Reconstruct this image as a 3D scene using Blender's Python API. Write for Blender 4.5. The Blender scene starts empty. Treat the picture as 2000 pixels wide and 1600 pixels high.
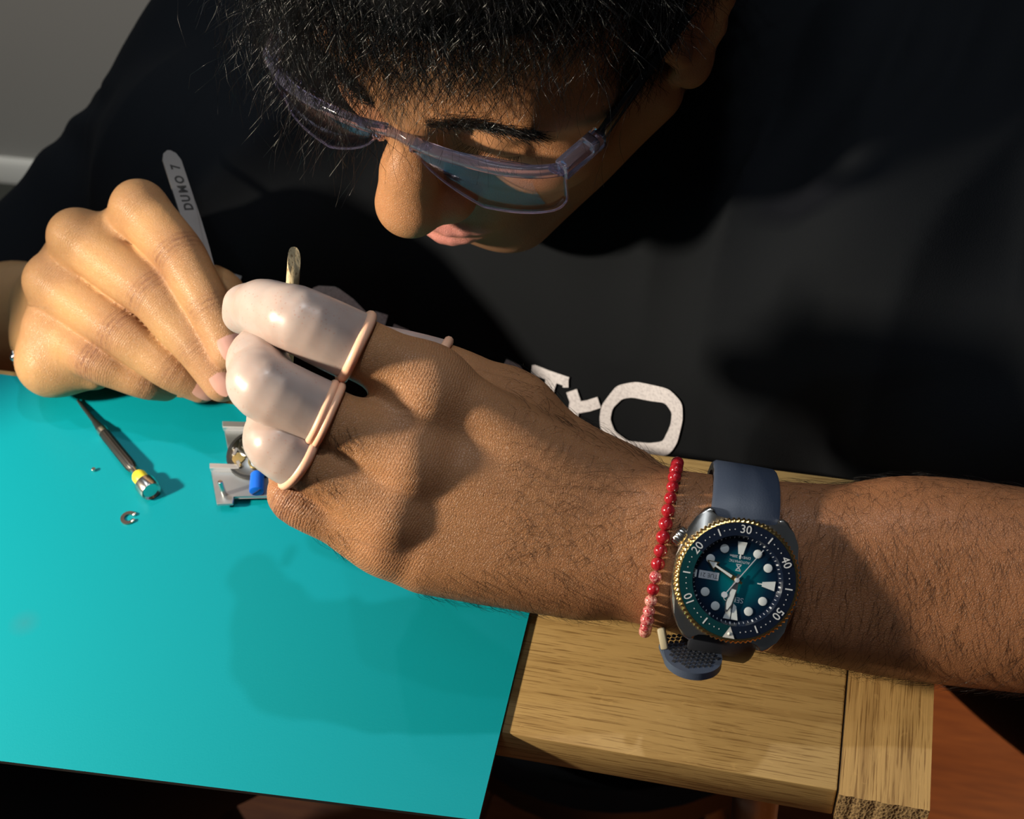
import bpy, bmesh, math, random
import numpy as np
from mathutils import Vector, Matrix
from mathutils.bvhtree import BVHTree

SC = bpy.context.scene
COL = SC.collection
random.seed(7)
RNG = np.random.default_rng(7)

# ---------------------------------------------------------------- camera
FPX = 2750.0                      # focal length in pixels of the 2000 x 1600 frame
_dy = np.array([950., -3045., FPX]); _dy /= np.linalg.norm(_dy)
_dx = -np.array([-13160., -1683., FPX]); _dx -= _dx.dot(_dy) * _dy; _dx /= np.linalg.norm(_dx)
_up = np.cross(_dx, _dy)
RW = np.array([_dx, _dy, _up])    # camera axes (right, down, forward) -> world
CAMP = np.array([0., 0., 0.5])    # bench top is z = 0, floor is z = -0.75


def at(px, py, depth=None, z=None, y=None):
    """world point seen at a photo pixel at a distance along the view axis (or on a plane)"""
    w = RW @ np.array([(px - 1000) / FPX, (py - 800) / FPX, 1.0])
    if depth is None:
        depth = (z - CAMP[2]) / w[2] if z is not None else (y - CAMP[1]) / w[1]
    return CAMP + w * depth


cam = bpy.data.cameras.new('camera')
cam.sensor_fit = 'HORIZONTAL'; cam.sensor_width = 36.0; cam.lens = 36.0 * FPX / 2000
cam.clip_start = 0.02; cam.clip_end = 50
cam.dof.use_dof = True; cam.dof.focus_distance = 0.545; cam.dof.aperture_fstop = 16.0
cam_o = bpy.data.objects.new('camera', cam); COL.objects.link(cam_o)
cam_o.matrix_world = Matrix(((RW[0, 0], -RW[0, 1], -RW[0, 2], CAMP[0]),
                             (RW[1, 0], -RW[1, 1], -RW[1, 2], CAMP[1]),
                             (RW[2, 0], -RW[2, 1], -RW[2, 2], CAMP[2]),
                             (0, 0, 0, 1)))
SC.camera = cam_o

# ---------------------------------------------------------------- light and exposure
SC.view_settings.view_transform = 'Standard'
SC.view_settings.look = 'None'
SC.view_settings.gamma = 1.0
SC.view_settings.use_curve_mapping = False
SC.view_settings.exposure = 0.0
world = bpy.data.worlds.new('room_air'); SC.world = world
world.use_nodes = True
world.node_tree.nodes['Background'].inputs[0].default_value = (0.75, 0.85, 1.0, 1)
world.node_tree.nodes['Background'].inputs[1].default_value = 0.022


def lamp(name, kind, loc, target, energy, color, size=0.1, spot=None, blend=0.4):
    l = bpy.data.lights.new(name, kind); l.energy = energy; l.color = color
    if kind == 'AREA':
        l.shape = 'DISK'; l.size = size
    else:
        l.shadow_soft_size = size
    if kind == 'SPOT':
        l.spot_size = math.radians(spot); l.spot_blend = blend
    o = bpy.data.objects.new(name, l); COL.objects.link(o)
    o.location = loc
    d = Vector(target) - Vector(loc)
    o.rotation_euler = d.to_track_quat('-Z', 'Y').to_euler()
    return o


# desk lamp to the left of the bench, low; ceiling spots overhead
lamp('desk_lamp_light', 'SPOT', (-0.72, 0.06, 0.40), (-0.06, 0.20, 0.0), 46, (1.0, 0.87, 0.68), 0.028, 61, 0.10)
lamp('ceiling_spot_light', 'SPOT', (0.08, 0.60, 1.95), (-0.12, 0.33, 0.0), 34, (0.88, 0.94, 1.0), 0.03, 70)
lamp('ceiling_spot_light', 'SPOT', (-0.42, 0.12, 1.95), (-0.15, 0.33, 0.0), 11, (0.90, 0.95, 1.0), 0.03, 70)
lamp('added_fill_light', 'AREA', (-0.25, -0.35, 1.7), (-0.2, 0.4, 0.0), 1.8, (0.86, 0.93, 1.0), 0.55)  # added soft fill, no visible source, for ambient light and reflections
lamp('ceiling_spot_light', 'SPOT', (-1.0, 0.75, 1.9), (-0.40, 0.64, 0.0), 26, (0.80, 0.90, 1.0), 0.03, 28, 0.8)  # added unseen spot that brightens the right sleeve and hair
lamp('added_floor_light', 'SPOT', (1.0, 1.25, 1.4), (0.29, 0.72, -0.75), 72, (1.0, 0.62, 0.30), 0.05, 19)  # added unseen spot that lights only the floor right of the bench
lamp('wall_spot_light', 'SPOT', (-1.3, 0.35, 1.3), (-1.2, 1.45, -0.55), 70, (1.0, 0.95, 0.86), 0.12, 50, 0.8)

# ---------------------------------------------------------------- object helpers


def link(o, parent=None):
    COL.objects.link(o)
    if parent is not None:
        o.parent = parent
    return o


def empty(name, loc, label=None, cat=None, group=None, mat=None):
    o = bpy.data.objects.new(name, None); COL.objects.link(o)
    o.empty_display_size = 0.01
    if mat is not None:
        o.matrix_world = mat
    else:
        o.location = loc
    tag(o, label, cat, group)
    return o


def tag(o, label=None, cat=None, group=None, kind=None):
    if label: o['label'] = label
    if cat: o['category'] = cat
    if group: o['group'] = group
    if kind: o['kind'] = kind
    return o


def np_mesh(name, V, Fc, mat, parent=None, smooth=True):
    """mesh object from arrays; Fc is (n,3) or (n,4)"""
    V = np.asarray(V, np.float32); Fc = np.asarray(Fc, np.int32)
    me = bpy.data.meshes.new(name)
    me.vertices.add(len(V)); me.vertices.foreach_set('co', V.ravel())
    k = Fc.shape[1]
    me.loops.add(Fc.size); me.loops.foreach_set('vertex_index', Fc.ravel())
    me.polygons.add(len(Fc))
    me.polygons.foreach_set('loop_start', np.arange(0, Fc.size, k, dtype=np.int32))
    me.polygons.foreach_set('loop_total', np.full(len(Fc), k, np.int32))
    me.polygons.foreach_set('use_smooth', np.full(len(Fc), smooth, bool))
    me.update(calc_edges=True); me.validate()
    if mat: me.materials.append(mat)
    return link(bpy.data.objects.new(name, me), parent)


def bm_obj(name, bm, mat, parent=None, smooth=False, mw=None):
    bmesh.ops.recalc_face_normals(bm, faces=bm.faces)
    me = bpy.data.meshes.new(name); bm.to_mesh(me); bm.free()
    if smooth is True:
        for p in me.polygons: p.use_smooth = True
    elif smooth:
        for p in me.polygons: p.use_smooth = True
        me.set_sharp_from_angle(angle=math.radians(smooth))
    if mat: me.materials.append(mat)
    o = link(bpy.data.objects.new(name, me), parent)
    if mw is not None: o.matrix_local = mw
    return o


def V3(p): return Vector((float(p[0]), float(p[1]), float(p[2])))


def box_bm(bm, lo, hi, bevel=0.0, M=None, seg=1):
    r = bmesh.ops.create_cube(bm, size=1.0)
    vs = r['verts']
    for v in vs:
        v.co = Vector(((v.co.x + .5) * (hi[0] - lo[0]) + lo[0], (v.co.y + .5) * (hi[1] - lo[1]) + lo[1],
                       (v.co.z + .5) * (hi[2] - lo[2]) + lo[2]))
    if bevel > 0:
        es = list({e for v in vs for e in v.link_edges})
        rr = bmesh.ops.bevel(bm, geom=es, offset=bevel, segments=seg, affect='EDGES', profile=.5)
        vs = list({v for f in rr['faces'] for v in f.verts} | {v for v in vs if v.is_valid})
    if M is not None:
        bmesh.ops.transform(bm, matrix=M, verts=vs)
    return vs


def tube_bm(bm, pts, rad, n=10, caps=True, closed=False, flat=None):
    """swept tube through pts; rad number or list; flat=(normal vector, ratio) squashes along normal"""
    pts = [V3(p) for p in pts]; m = len(pts)
    rad = [rad] * m if not hasattr(rad, '__len__') else rad
    T = []
    for i in range(m):
        a = pts[i - 1] if (i > 0 or closed) else pts[0]
        b = pts[(i + 1) % m] if (i < m - 1 or closed) else pts[-1]
        T.append((b - a).normalized())
    u = Vector((0, 0, 1)).cross(T[0])
    if u.length < 0.05: u = Vector((1, 0, 0)).cross(T[0])
    u.normalize()
    if flat is not None:
        u = V3(flat[0]); u = (u - T[0] * u.dot(T[0])).normalized()
    rings = []
    for i in range(m):
        u = (u - T[i] * u.dot(T[i])).normalized()
        if flat is not None:
            u = V3(flat[0]); u = (u - T[i] * u.dot(T[i])).normalized()
        w = T[i].cross(u)
        fr = flat[1] if flat is not None else 1.0
        rings.append([bm.verts.new(pts[i] + u * (math.cos(2 * math.pi * k / n) * rad[i] * fr) + w * (math.sin(2 * math.pi * k / n) * rad[i])) for k in range(n)])
    for i in range(m - (0 if closed else 1)):
        A = rings[i]; B = rings[(i + 1) % m]
        for k in range(n):
            bm.faces.new((A[k], A[(k + 1) % n], B[(k + 1) % n], B[k]))
    if caps and not closed:
        bm.faces.new(rings[0][::-1]); bm.faces.new(rings[-1])
    return rings


def lathe_bm(bm, prof, n=48, M=None, teeth=None):
    """profile [(r,z)] turned about z; open ends are capped when r>0; teeth(k,i)->scale of r"""
    rings = []
    for i, (r, z) in enumerate(prof):
        if r < 1e-7:
            rings.append([bm.verts.new((0, 0, z))])
        else:
            rings.append([bm.verts.new((math.cos(2 * math.pi * k / n) * r * (teeth(k, i) if teeth else 1),
                                        math.sin(2 * math.pi * k / n) * r * (teeth(k, i) if teeth else 1), z)) for k in range(n)])
    for i in range(len(prof) - 1):
        A, B = rings[i], rings[i + 1]
        for k in range(n):
            a0, a1 = A[k % len(A)], A[(k + 1) % len(A)]
            b0, b1 = B[k % len(B)], B[(k + 1) % len(B)]
            f = []
            for v in (a0, a1, b1, b0):
                if v not in f: f.append(v)
            if len(f) > 2: bm.faces.new(f)
    for R in (rings[0], rings[-1]):
        if len(R) > 1 and prof[0] != prof[-1]:
            bm.faces.new(R)
    if M is not None:
        bmesh.ops.transform(bm, matrix=M, verts=[v for R in rings for v in R])
    return [v for R in rings for v in R]


def prism_bm(bm, poly, z0, z1, M=None):
    """closed 2-D outline extruded from z0 to z1"""
    lo = [bm.verts.new((p[0], p[1], z0)) for p in poly]
    hi = [bm.verts.new((p[0], p[1], z1)) for p in poly]
    n = len(poly)
    bm.faces.new(hi); bm.faces.new(lo[::-1])
    for k in range(n):
        bm.faces.new((lo[k], lo[(k + 1) % n], hi[(k + 1) % n], hi[k]))
    if M is not None:
        bmesh.ops.transform(bm, matrix=M, verts=lo + hi)
    return lo + hi


def frame(origin, zdir, ydir):
    """4x4 with z along zdir and y as near as possible to ydir"""
    z = V3(zdir).normalized(); y = V3(ydir); y = (y - z * y.dot(z)).normalized(); x = y.cross(z)
    o = V3(origin)
    return Matrix(((x.x, y.x, z.x, o.x), (x.y, y.y, z.y, o.y), (x.z, y.z, z.z, o.z), (0, 0, 0, 1)))


def text_mesh(name, body, size, mat, parent=None, mw=None, extrude=0.0, align='CENTER', bold=0.0):
    cu = bpy.data.curves.new(name, 'FONT'); cu.body = body; cu.size = size
    cu.align_x = align; cu.align_y = 'CENTER'; cu.extrude = extrude; cu.resolution_u = 3; cu.offset = bold
    tmp = bpy.data.objects.new(name + '_tmp', cu)
    COL.objects.link(tmp)
    dg = bpy.context.evaluated_depsgraph_get(); dg.update()
    me = bpy.data.meshes.new_from_object(tmp.evaluated_get(dg))
    bpy.data.objects.remove(tmp); bpy.data.curves.remove(cu)
    me.name = name
    me.materials.clear(); me.materials.append(mat)
    o = link(bpy.data.objects.new(name, me), parent)
    if mw is not None: o.matrix_local = mw
    return o


# ---------------------------------------------------------------- materials


def mat(name, color=(.8, .8, .8), rough=.5, metal=0.0, spec=.5, **kw):
    m = bpy.data.materials.new(name); m.use_nodes = True
    b = m.node_tree.nodes['Principled BSDF']
    b.inputs['Base Color'].default_value = (*color, 1)
    b.inputs['Roughness'].default_value = rough
    b.inputs['Metallic'].default_value = metal
    b.inputs['Specular IOR Level'].default_value = spec
    for k, v in kw.items():
        b.inputs[k.replace('_', ' ')].default_value = v
    return m


class NT:
    """small node-building shorthand"""
    def __init__(s, m):
        s.t = m.node_tree; s.n = s.t.nodes; s.b = s.n['Principled BSDF']

    def new(s, typ, **kw):
        nd = s.n.new(typ)
        for k, v in kw.items():
            if k.startswith('i_'): nd.inputs[k[2:].replace('_', ' ')].default_value = v
            else: setattr(nd, k, v)
        return nd

    def l(s, a, b): s.t.links.new(a, b)

    def coords(s, scale=(1, 1, 1), rot=(0, 0, 0), obj=True):
        tc = s.new('ShaderNodeTexCoord'); mp = s.new('ShaderNodeMapping')
        mp.inputs['Scale'].default_value = scale; mp.inputs['Rotation'].default_value = rot
        s.l(tc.outputs['Object' if obj else 'Generated'], mp.inputs['Vector'])
        return mp.outputs['Vector']

    def noise(s, vec, scale, detail=4, rough=.55, dist=0.0):
        nd = s.new('ShaderNodeTexNoise', i_Scale=scale, i_Detail=detail, i_Roughness=rough, i_Distortion=dist)
        s.l(vec, nd.inputs['Vector']); return nd.outputs['Fac']

    def ramp(s, fac, stops):
        r = s.new('ShaderNodeValToRGB'); e = r.color_ramp.elements
        while len(e) < len(stops): e.new(0.5)
        for el, (p, c) in zip(e, stops):
            el.position = p; el.color = (*c, 1) if len(c) == 3 else c
        s.l(fac, r.inputs['Fac']); return r.outputs['Color']

    def mix(s, fac, a, b, mode='MIX'):
        nd = s.new('ShaderNodeMix', data_type='RGBA', blend_type=mode)
        for sock, v in ((nd.inputs[0], fac), (nd.inputs[6], a), (nd.inputs[7], b)):
            if hasattr(v, 'is_linked'): s.l(v, sock)
            elif hasattr(v, '__len__'): sock.default_value = (*v, 1)
            else: sock.default_value = v
        return nd.outputs[2]

    def math(s, op, a, b=0.0):
        nd = s.new('ShaderNodeMath', operation=op)
        for sock, v in ((nd.inputs[0], a), (nd.inputs[1], b)):
            if hasattr(v, 'is_linked'): s.l(v, sock)
            else: sock.default_value = v
        return nd.outputs[0]

    def bump(s, h, strength=.3, dist=.001, normal=None):
        nd = s.new('ShaderNodeBump', i_Strength=strength, i_Distance=dist)
        s.l(h, nd.inputs['Height'])
        if normal is not None: s.l(normal, nd.inputs['Normal'])
        return nd.outputs['Normal']


def wood_mat(name, axis, base, dark, scale=1.0):
    """oak with open pores along an axis"""
    m = mat(name, base, .55, spec=.3); t = NT(m)
    def st(k):
        s = [1, 1, 1]; s[axis] = k; return t.coords(tuple(s))
    g = t.noise(st(.05), 130 * scale, 5, .62, .8)
    p = t.noise(st(.030), 1300 * scale, 3, .6)
    big = t.noise(st(.3), 16, 3, .5)
    fl = t.noise(st(.5), 240 * scale, 2, .5, 1.5)          # ray flecks
    c = t.ramp(g, [(.28, dark), (.50, base), (.78, tuple(min(1, k * 1.14) for k in base))])
    c = t.mix(.85, c, t.ramp(p, [(.36, (.36, .28, .20)), (.46, (1, 1, 1))]), 'MULTIPLY')
    c = t.mix(t.math('MULTIPLY', big, .30), c, tuple(k * .74 for k in base))
    c = t.mix(t.math('MULTIPLY', t.ramp(fl, [(.64, (0, 0, 0)), (.72, (1, 1, 1))]), .25), c, tuple(min(1, k * 1.3) for k in base))
    t.l(c, t.b.inputs['Base Color'])
    t.l(t.bump(p, .35, .0004), t.b.inputs['Normal'])
    return m
# ---------------------------------------------------------------- distance-field modelling
# a shape is a list of entries (prim, k): prims are ('c',a,b,ra,rb) tapered capsules, ('e',centre,R,radii) ellipsoids,
# ('g',[entries]) groups; k is the blend radius; negative k carves


def C_(a, b, ra, rb=None): return ('c', np.asarray(a, float), np.asarray(b, float), ra, ra if rb is None else rb)
def S_(c, r): return C_(c, np.asarray(c) + 1e-6, r)
def E_(c, radii, R=None): return ('e', np.asarray(c, float), np.eye(3) if R is None else np.asarray(R, float), np.asarray(radii, float))


def prim_box(p):
    if p[0] == 'c':
        lo = np.minimum(p[1] - p[3], p[2] - p[4]); hi = np.maximum(p[1] + p[3], p[2] + p[4]); return lo, hi
    if p[0] == 'e':
        h = np.sqrt(((p[2] * p[3][None, :]) ** 2).sum(1)); return p[1] - h, p[1] + h
    bs = [prim_box(q) for q, k in p[1] if k >= 0]
    return np.min([b[0] for b in bs], 0), np.max([b[1] for b in bs], 0)


def prim_dist(p, x, y, z):
    if p[0] == 'c':
        a, b = p[1], p[2]; ba = b - a; l2 = float(ba @ ba)
        t = ((x - a[0]) * ba[0] + (y - a[1]) * ba[1] + (z - a[2]) * ba[2]) / l2
        t = np.clip(t, 0, 1)
        return np.sqrt((x - a[0] - t * ba[0]) ** 2 + (y - a[1] - t * ba[1]) ** 2 + (z - a[2] - t * ba[2]) ** 2) - (p[3] + (p[4] - p[3]) * t)
    c, R, r = p[1], p[2], p[3]
    dx, dy_, dz = x - c[0], y - c[1], z - c[2]
    u = dx * R[0, 0] + dy_ * R[1, 0] + dz * R[2, 0]
    v = dx * R[0, 1] + dy_ * R[1, 1] + dz * R[2, 1]
    w = dx * R[0, 2] + dy_ * R[1, 2] + dz * R[2, 2]
    k0 = np.sqrt((u / r[0]) ** 2 + (v / r[1]) ** 2 + (w / r[2]) ** 2)
    k1 = np.sqrt((u / r[0] ** 2) ** 2 + (v / r[1] ** 2) ** 2 + (w / r[2] ** 2) ** 2)
    return k0 * (k0 - 1.0) / np.maximum(k1, 1e-9)


def smin(a, b, k):
    if k <= 1e-7: return np.minimum(a, b)
    h = np.maximum(k - np.abs(a - b), 0.0) / k
    return np.minimum(a, b) - h * h * k * 0.25


def sdf_points(entries, P, inflate=0.0):
    x, y, z = P[:, 0], P[:, 1], P[:, 2]
    F = np.full(len(P), 1.0)
    for p, k in entries:
        d = sdf_points(p[1], P) if p[0] == 'g' else prim_dist(p, x, y, z)
        F = smin(F, d, k) if k >= 0 else -smin(-F, d, -k)
    return F - inflate


class Grid:
    def __init__(s, lo, hi, h):
        s.lo = np.asarray(lo, float); s.h = h
        s.n = np.ceil((np.asarray(hi) - s.lo) / h).astype(int) + 1
        s.ax = [(s.lo[i] + h * np.arange(s.n[i])).astype(np.float32) for i in range(3)]

    def eval(s, entries, F=None):
        if F is None: F = np.full(tuple(s.n), 0.05, np.float32)
        for p, k in entries:
            lo, hi = prim_box(p); m = abs(k) + 4 * s.h + 0.003
            i0 = np.maximum(np.floor((lo - m - s.lo) / s.h).astype(int), 0)
            i1 = np.minimum(np.ceil((hi + m - s.lo) / s.h).astype(int) + 1, s.n)
            if np.any(i1 <= i0): continue
            sl = tuple(slice(i0[i], i1[i]) for i in range(3))
            if p[0] == 'g':
                sub = Grid.__new__(Grid); sub.h = s.h; sub.lo = s.lo + i0 * s.h; sub.n = i1 - i0
                sub.ax = [s.ax[i][i0[i]:i1[i]] for i in range(3)]
                d = sub.eval(p[1])
            else:
                X = s.ax[0][sl[0]][:, None, None]; Y = s.ax[1][sl[1]][None, :, None]; Z = s.ax[2][sl[2]][None, None, :]
                d = prim_dist(p, X, Y, Z).astype(np.float32)
            F[sl] = smin(F[sl], d, k) if k >= 0 else -smin(-F[sl], d, -k)
        return F

    def XYZ(s):
        return s.ax[0][:, None, None], s.ax[1][None, :, None], s.ax[2][None, None, :]

    def mesh(s, F):
        """surface nets -> vertices, quads"""
        n = np.array(F.shape) - 1
        S = F < 0
        cnt = np.zeros(n, np.int8)
        for a in (0, 1):
            for b in (0, 1):
                for c in (0, 1):
                    cnt += S[a:a + n[0], b:b + n[1], c:c + n[2]]
        act = np.argwhere((cnt > 0) & (cnt < 8))
        idx = np.full(n, -1, np.int32); idx[act[:, 0], act[:, 1], act[:, 2]] = np.arange(len(act))
        acc = np.zeros((len(act), 3)); num = np.zeros(len(act))
        corner = [(a, b, c) for a in (0, 1) for b in (0, 1) for c in (0, 1)]
        val = {c: F[act[:, 0] + c[0], act[:, 1] + c[1], act[:, 2] + c[2]].astype(float) for c in corner}
        for c in corner:
            for ax in range(3):
                if c[ax]: continue
                e = list(c); e[ax] = 1; e = tuple(e)
                a, b = val[c], val[e]; m = (a < 0) != (b < 0)
                t = np.where(m, a / np.where(m, a - b, 1), 0)
                q = np.tile(np.array(c, float), (len(act), 1)); q[:, ax] = t
                acc[m] += q[m]; num[m] += 1
        V = s.lo + (act + acc / num[:, None]) * s.h
        quads = []
        for ax in range(3):
            sl0 = [slice(1, -1)] * 3; sl1 = [slice(1, -1)] * 3
            sl0[ax] = slice(0, -1); sl1[ax] = slice(1, None)
            A = S[tuple(sl0)]; B = S[tuple(sl1)]
            u, v = (ax + 1) % 3, (ax + 2) % 3
            for flip, mm in ((False, A & ~B), (True, ~A & B)):
                e = np.argwhere(mm)
                if not len(e): continue
                e[:, u] += 1; e[:, v] += 1
                du = np.zeros(3, int); du[u] = 1; dv = np.zeros(3, int); dv[v] = 1
                g = lambda w: idx[w[:, 0], w[:, 1], w[:, 2]]
                q = np.stack([g(e - du - dv), g(e - dv), g(e), g(e - du)], 1)
                quads.append(q[:, ::-1] if flip else q)
        Q = np.concatenate(quads) if quads else np.zeros((0, 4), int)
        Q = Q[(Q >= 0).all(1)]
        return V, Q


def sines(P, freqs, seed):
    """smooth pseudo-noise in [-1,1] from summed sines"""
    r = np.random.default_rng(seed); out = 0
    for f in freqs:
        d = r.normal(size=(3, 3)); ph = r.uniform(0, 6.28, 3)
        for j in range(3):
            w = d[j] / np.linalg.norm(d[j]) * f
            out = out + np.sin(P[0] * w[0] + P[1] * w[1] + P[2] * w[2] + ph[j]) / (3 * len(freqs))
    return out
# ---------------------------------------------------------------- person: skeleton
HM = np.array([[-0.943, -0.331, -0.031], [0.317, -0.865, -0.390], [0.102, -0.378, 0.920]])
_u, _s, _v = np.linalg.svd(HM); HM = _u @ _v
HT = np.array([-0.136, 0.535, 0.180])


def hp(x, y, z):
    """head frame (right, forward, up; millimetres) -> world"""
    return HT + HM @ (np.array([x, y, z], float) * 0.001)


def to_head(P): return (P - HT) @ HM * 1000.0


mm = 0.001
# left hand (nearest the camera)
L_idx = [at(845, 750, .511), at(592, 629, .498), at(512, 602, .515), at(494, 607, .529)]
L_mid = [at(806, 903, .508), at(520, 757, .493), at(502, 704, .513), at(514, 678, .531)]
L_rng = [at(768, 998, .510), at(545, 868, .498), at(540, 806, .518), at(556, 770, .537)]
L_lit = [at(757, 1058, .517), at(575, 976, .509), at(566, 915, .528), at(580, 880, .545)]
L_thb = [at(1215, 945, .545), at(985, 778, .545), at(850, 720, .546), at(655, 668, .560)]
# right hand (behind, on the mat)
R_idx = [at(272, 407, .668), at(352, 500, .652), at(411, 605, .644), at(447, 684, .642)]
R_mid = [at(150, 463, .676), at(298, 577, .655), at(387, 682, .650), at(433, 748, .650)]
R_rng = [at(99, 550, .684), at(236, 649, .664), at(337, 724, .662), at(392, 752, .668)]
R_lit = [at(100, 640, .688), at(188, 705, .672), at(285, 744, .676), at(322, 752, .684)]
R_thb = [at(150, 600, .725), at(300, 570, .705), at(415, 560, .692), at(470, 612, .672)]


def chain(pts, rad, k=0.0, n=6):
    """smooth tapered tube through the points (Catmull-Rom), as one group of short capsules"""
    P = np.array(pts, float); r = np.array(rad, float)
    Q = np.concatenate([P, r[:, None]], 1)
    Q = np.concatenate([[2 * Q[0] - Q[1]], Q, [2 * Q[-1] - Q[-2]]])
    out = []
    for i in range(1, len(Q) - 2):
        p0, p1, p2, p3 = Q[i - 1:i + 3]
        for j in range(n):
            t = j / n
            out.append(.5 * (2 * p1 + (p2 - p0) * t + (2 * p0 - 5 * p1 + 4 * p2 - p3) * t * t + (3 * p1 - p0 - 3 * p2 + p3) * t ** 3))
    out.append(Q[-2])
    return ('g', [(C_(out[i][:3], out[i + 1][:3], out[i][3], out[i + 1][3]), 0) for i in range(len(out) - 1)])


def finger(ch, r, extra=0.0):
    """phalanx capsules; the proximal bone is fleshier in its middle"""
    a, b, c, d = ch; r0, r1, r2, r3 = [k * mm + extra for k in r]
    m = a * .45 + b * .55; m2 = b * .5 + c * .5
    return [(chain([a, m, b, m2, c, d], [r0, (r0 + r1) * .5 + .0002, r1, (r1 + r2) * .5 + .0001, r2, r3], n=4), 0)]


LR_idx, LR_mid, LR_rng, LR_lit, LR_thb = (11.9, 10.7, 8.7, 7.6), (11.9, 10.7, 9.0, 7.8), (11.4, 10.2, 8.6, 7.6), (10.2, 8.8, 7.8, 7.0), (14, 12, 10.8, 9.4)
L_fing = [('g', finger(L_idx, LR_idx)), ('g', finger(L_mid, LR_mid)), ('g', finger(L_rng, LR_rng)), ('g', finger(L_lit, LR_lit))]
LW_r, LW_u = at(1305, 1014, .528), at(1290, 1126, .531)          # wrist: radial and ulnar columns
LF_r, LF_u = at(1620, 1066, .530), at(1620, 1172, .535)
LG_r, LG_u = at(1830, 1072, .532), at(1830, 1182, .540)
L_EL = np.array([0.235, 0.355, 0.040]); R_EL = at(5, 640, .93)
L_SH = np.array([0.083, 0.632, 0.034]); R_SH = at(535, 120, .88)
L_meta = [  # metacarpals; the outer two run on as the radial and ulnar sides of the forearm
    chain([L_idx[0], at(1010, 860, .518), at(1180, 960, .528), LW_r, LF_r, LG_r, LG_r * .5 + L_EL * .5, L_EL], [.0116, .0132, .0172, .0188, .0232, .0272, .030, .033], n=10),
    chain([L_mid[0], at(1000, 960, .515), at(1200, 1035, .525), at(1400, 1075, .528)], [.0116, .0130, .0160, .018]),
    chain([L_rng[0], at(980, 1035, .517), at(1200, 1075, .527), at(1400, 1095, .530)], [.0110, .0126, .0160, .018]),
    chain([L_lit[0], at(960, 1085, .524), at(1170, 1108, .530), LW_u, LF_u, LG_u, LG_u * .5 + L_EL * .5, L_EL], [.0108, .0150, .0176, .0190, .0245, .0298, .032, .034], n=10),
]
L_palm = [(L_meta[0], 0)] + [(q, .012) for q in L_meta[1:]] + [
    (C_(at(835, 1080, .5225), at(1130, 1112, .532), .0146, .0172), .010),
    (S_(at(826, 778, .5050), .0080), .010), (S_(at(792, 905, .5015), .0084), .010), (S_(at(754, 1003, .5045), .0078), .009), (S_(at(750, 1062, .511), .0066), .008),
    (chain([L_thb[0], at(1100, 868, .545), L_thb[1]], [.0150, .0122, .0112]), .012), (C_(at(1010, 800, .538), at(930, 760, .535), .0115, .0080), .014),
    (S_(at(1395, 1182, .524), .0110), .012),                     # ulna head
]
for fa, fb, t, r in ((L_idx, L_mid, .20, .0086), (L_mid, L_rng, .36, .0090), (L_rng, L_lit, .36, .0082)):   # skin webs between the fingers
    pa, pb = fa[0] * (1 - t) + fa[1] * t, fb[0] * (1 - t) + fb[1] * t
    off = (pa - CAMP) / np.linalg.norm(pa - CAMP) * .004
    L_palm.append((C_(pa + off, pb + off, r), .012))
    L_palm.append((C_(fa[0] + off * .8, fb[0] + off * .8, r + .0015), .010))
L_thumb = [(chain(L_thb[1:], [.0113, .0108, .0092]), 0)]
L_arm = [(('g', L_palm), 0), (('g', L_thumb), .003), (('g', [(f, .0012) for f in L_fing]), .006)]

R_fing = [('g', finger(R_idx, (13.2, 11.9, 10.0, 8.6))), ('g', finger(R_mid, (13.4, 12.2, 10.2, 8.9))),
          ('g', finger(R_rng, (12.8, 11.5, 9.8, 8.6))), ('g', finger(R_lit, (12.0, 10.3, 8.9, 8.0)))]
R_W = at(112, 622, .735)
R_palm = [
    (chain([R_idx[0], (R_idx[0] + R_W) / 2 + np.array([.006, .008, .008]), R_W + np.array([.01, .012, .012])], [.0102, .0135, .019]), 0),
    (chain([R_mid[0], R_W + np.array([0, .006, .010])], [.0105, .019]), .012),
    (C_(R_rng[0], R_W, .0100, .019), .012), (C_(R_lit[0], at(95, 655, .722), .0100, .017), .012),
    (C_(at(106, 704, .692), at(98, 668, .722), .0150, .0170), .010), (C_(R_lit[0], at(104, 704, .692), .0100, .0145), .010),
    (C_(at(104, 704, .692), at(185, 722, .690), .0145, .0100), .010),
    (S_(at(263, 401, .661), .0092), .008), (S_(at(140, 458, .668), .0095), .008), (S_(at(92, 545, .677), .0082), .008),
    (C_(R_W + np.array([.02, .01, .0]), at(190, 600, .71), .017, .017), .016),
]
for fa, fb, t, r in ((R_idx, R_mid, .16, .0080), (R_mid, R_rng, .18, .0080), (R_rng, R_lit, .20, .0075)):
    pa, pb = fa[0] * (1 - t) + fa[1] * t, fb[0] * (1 - t) + fb[1] * t
    off = (pa - CAMP) / np.linalg.norm(pa - CAMP) * .004
    R_palm.append((C_(pa + off, pb + off, r), .007))
R_thumb = [(chain(R_thb, [.0150, .0125, .0108, .0088]), 0)]
R_fore = [(C_(R_W + np.array([0, .004, .010]), R_EL, .0190, .040), 0), (C_(R_W + np.array([0, -.002, -.012]), R_EL, .0190, .040), .02)]
R_arm = [(('g', R_palm), 0), (('g', R_thumb), .006), (('g', R_fore), .006), (('g', [(f, .0022) for f in R_fing]), .0055)]

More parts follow.
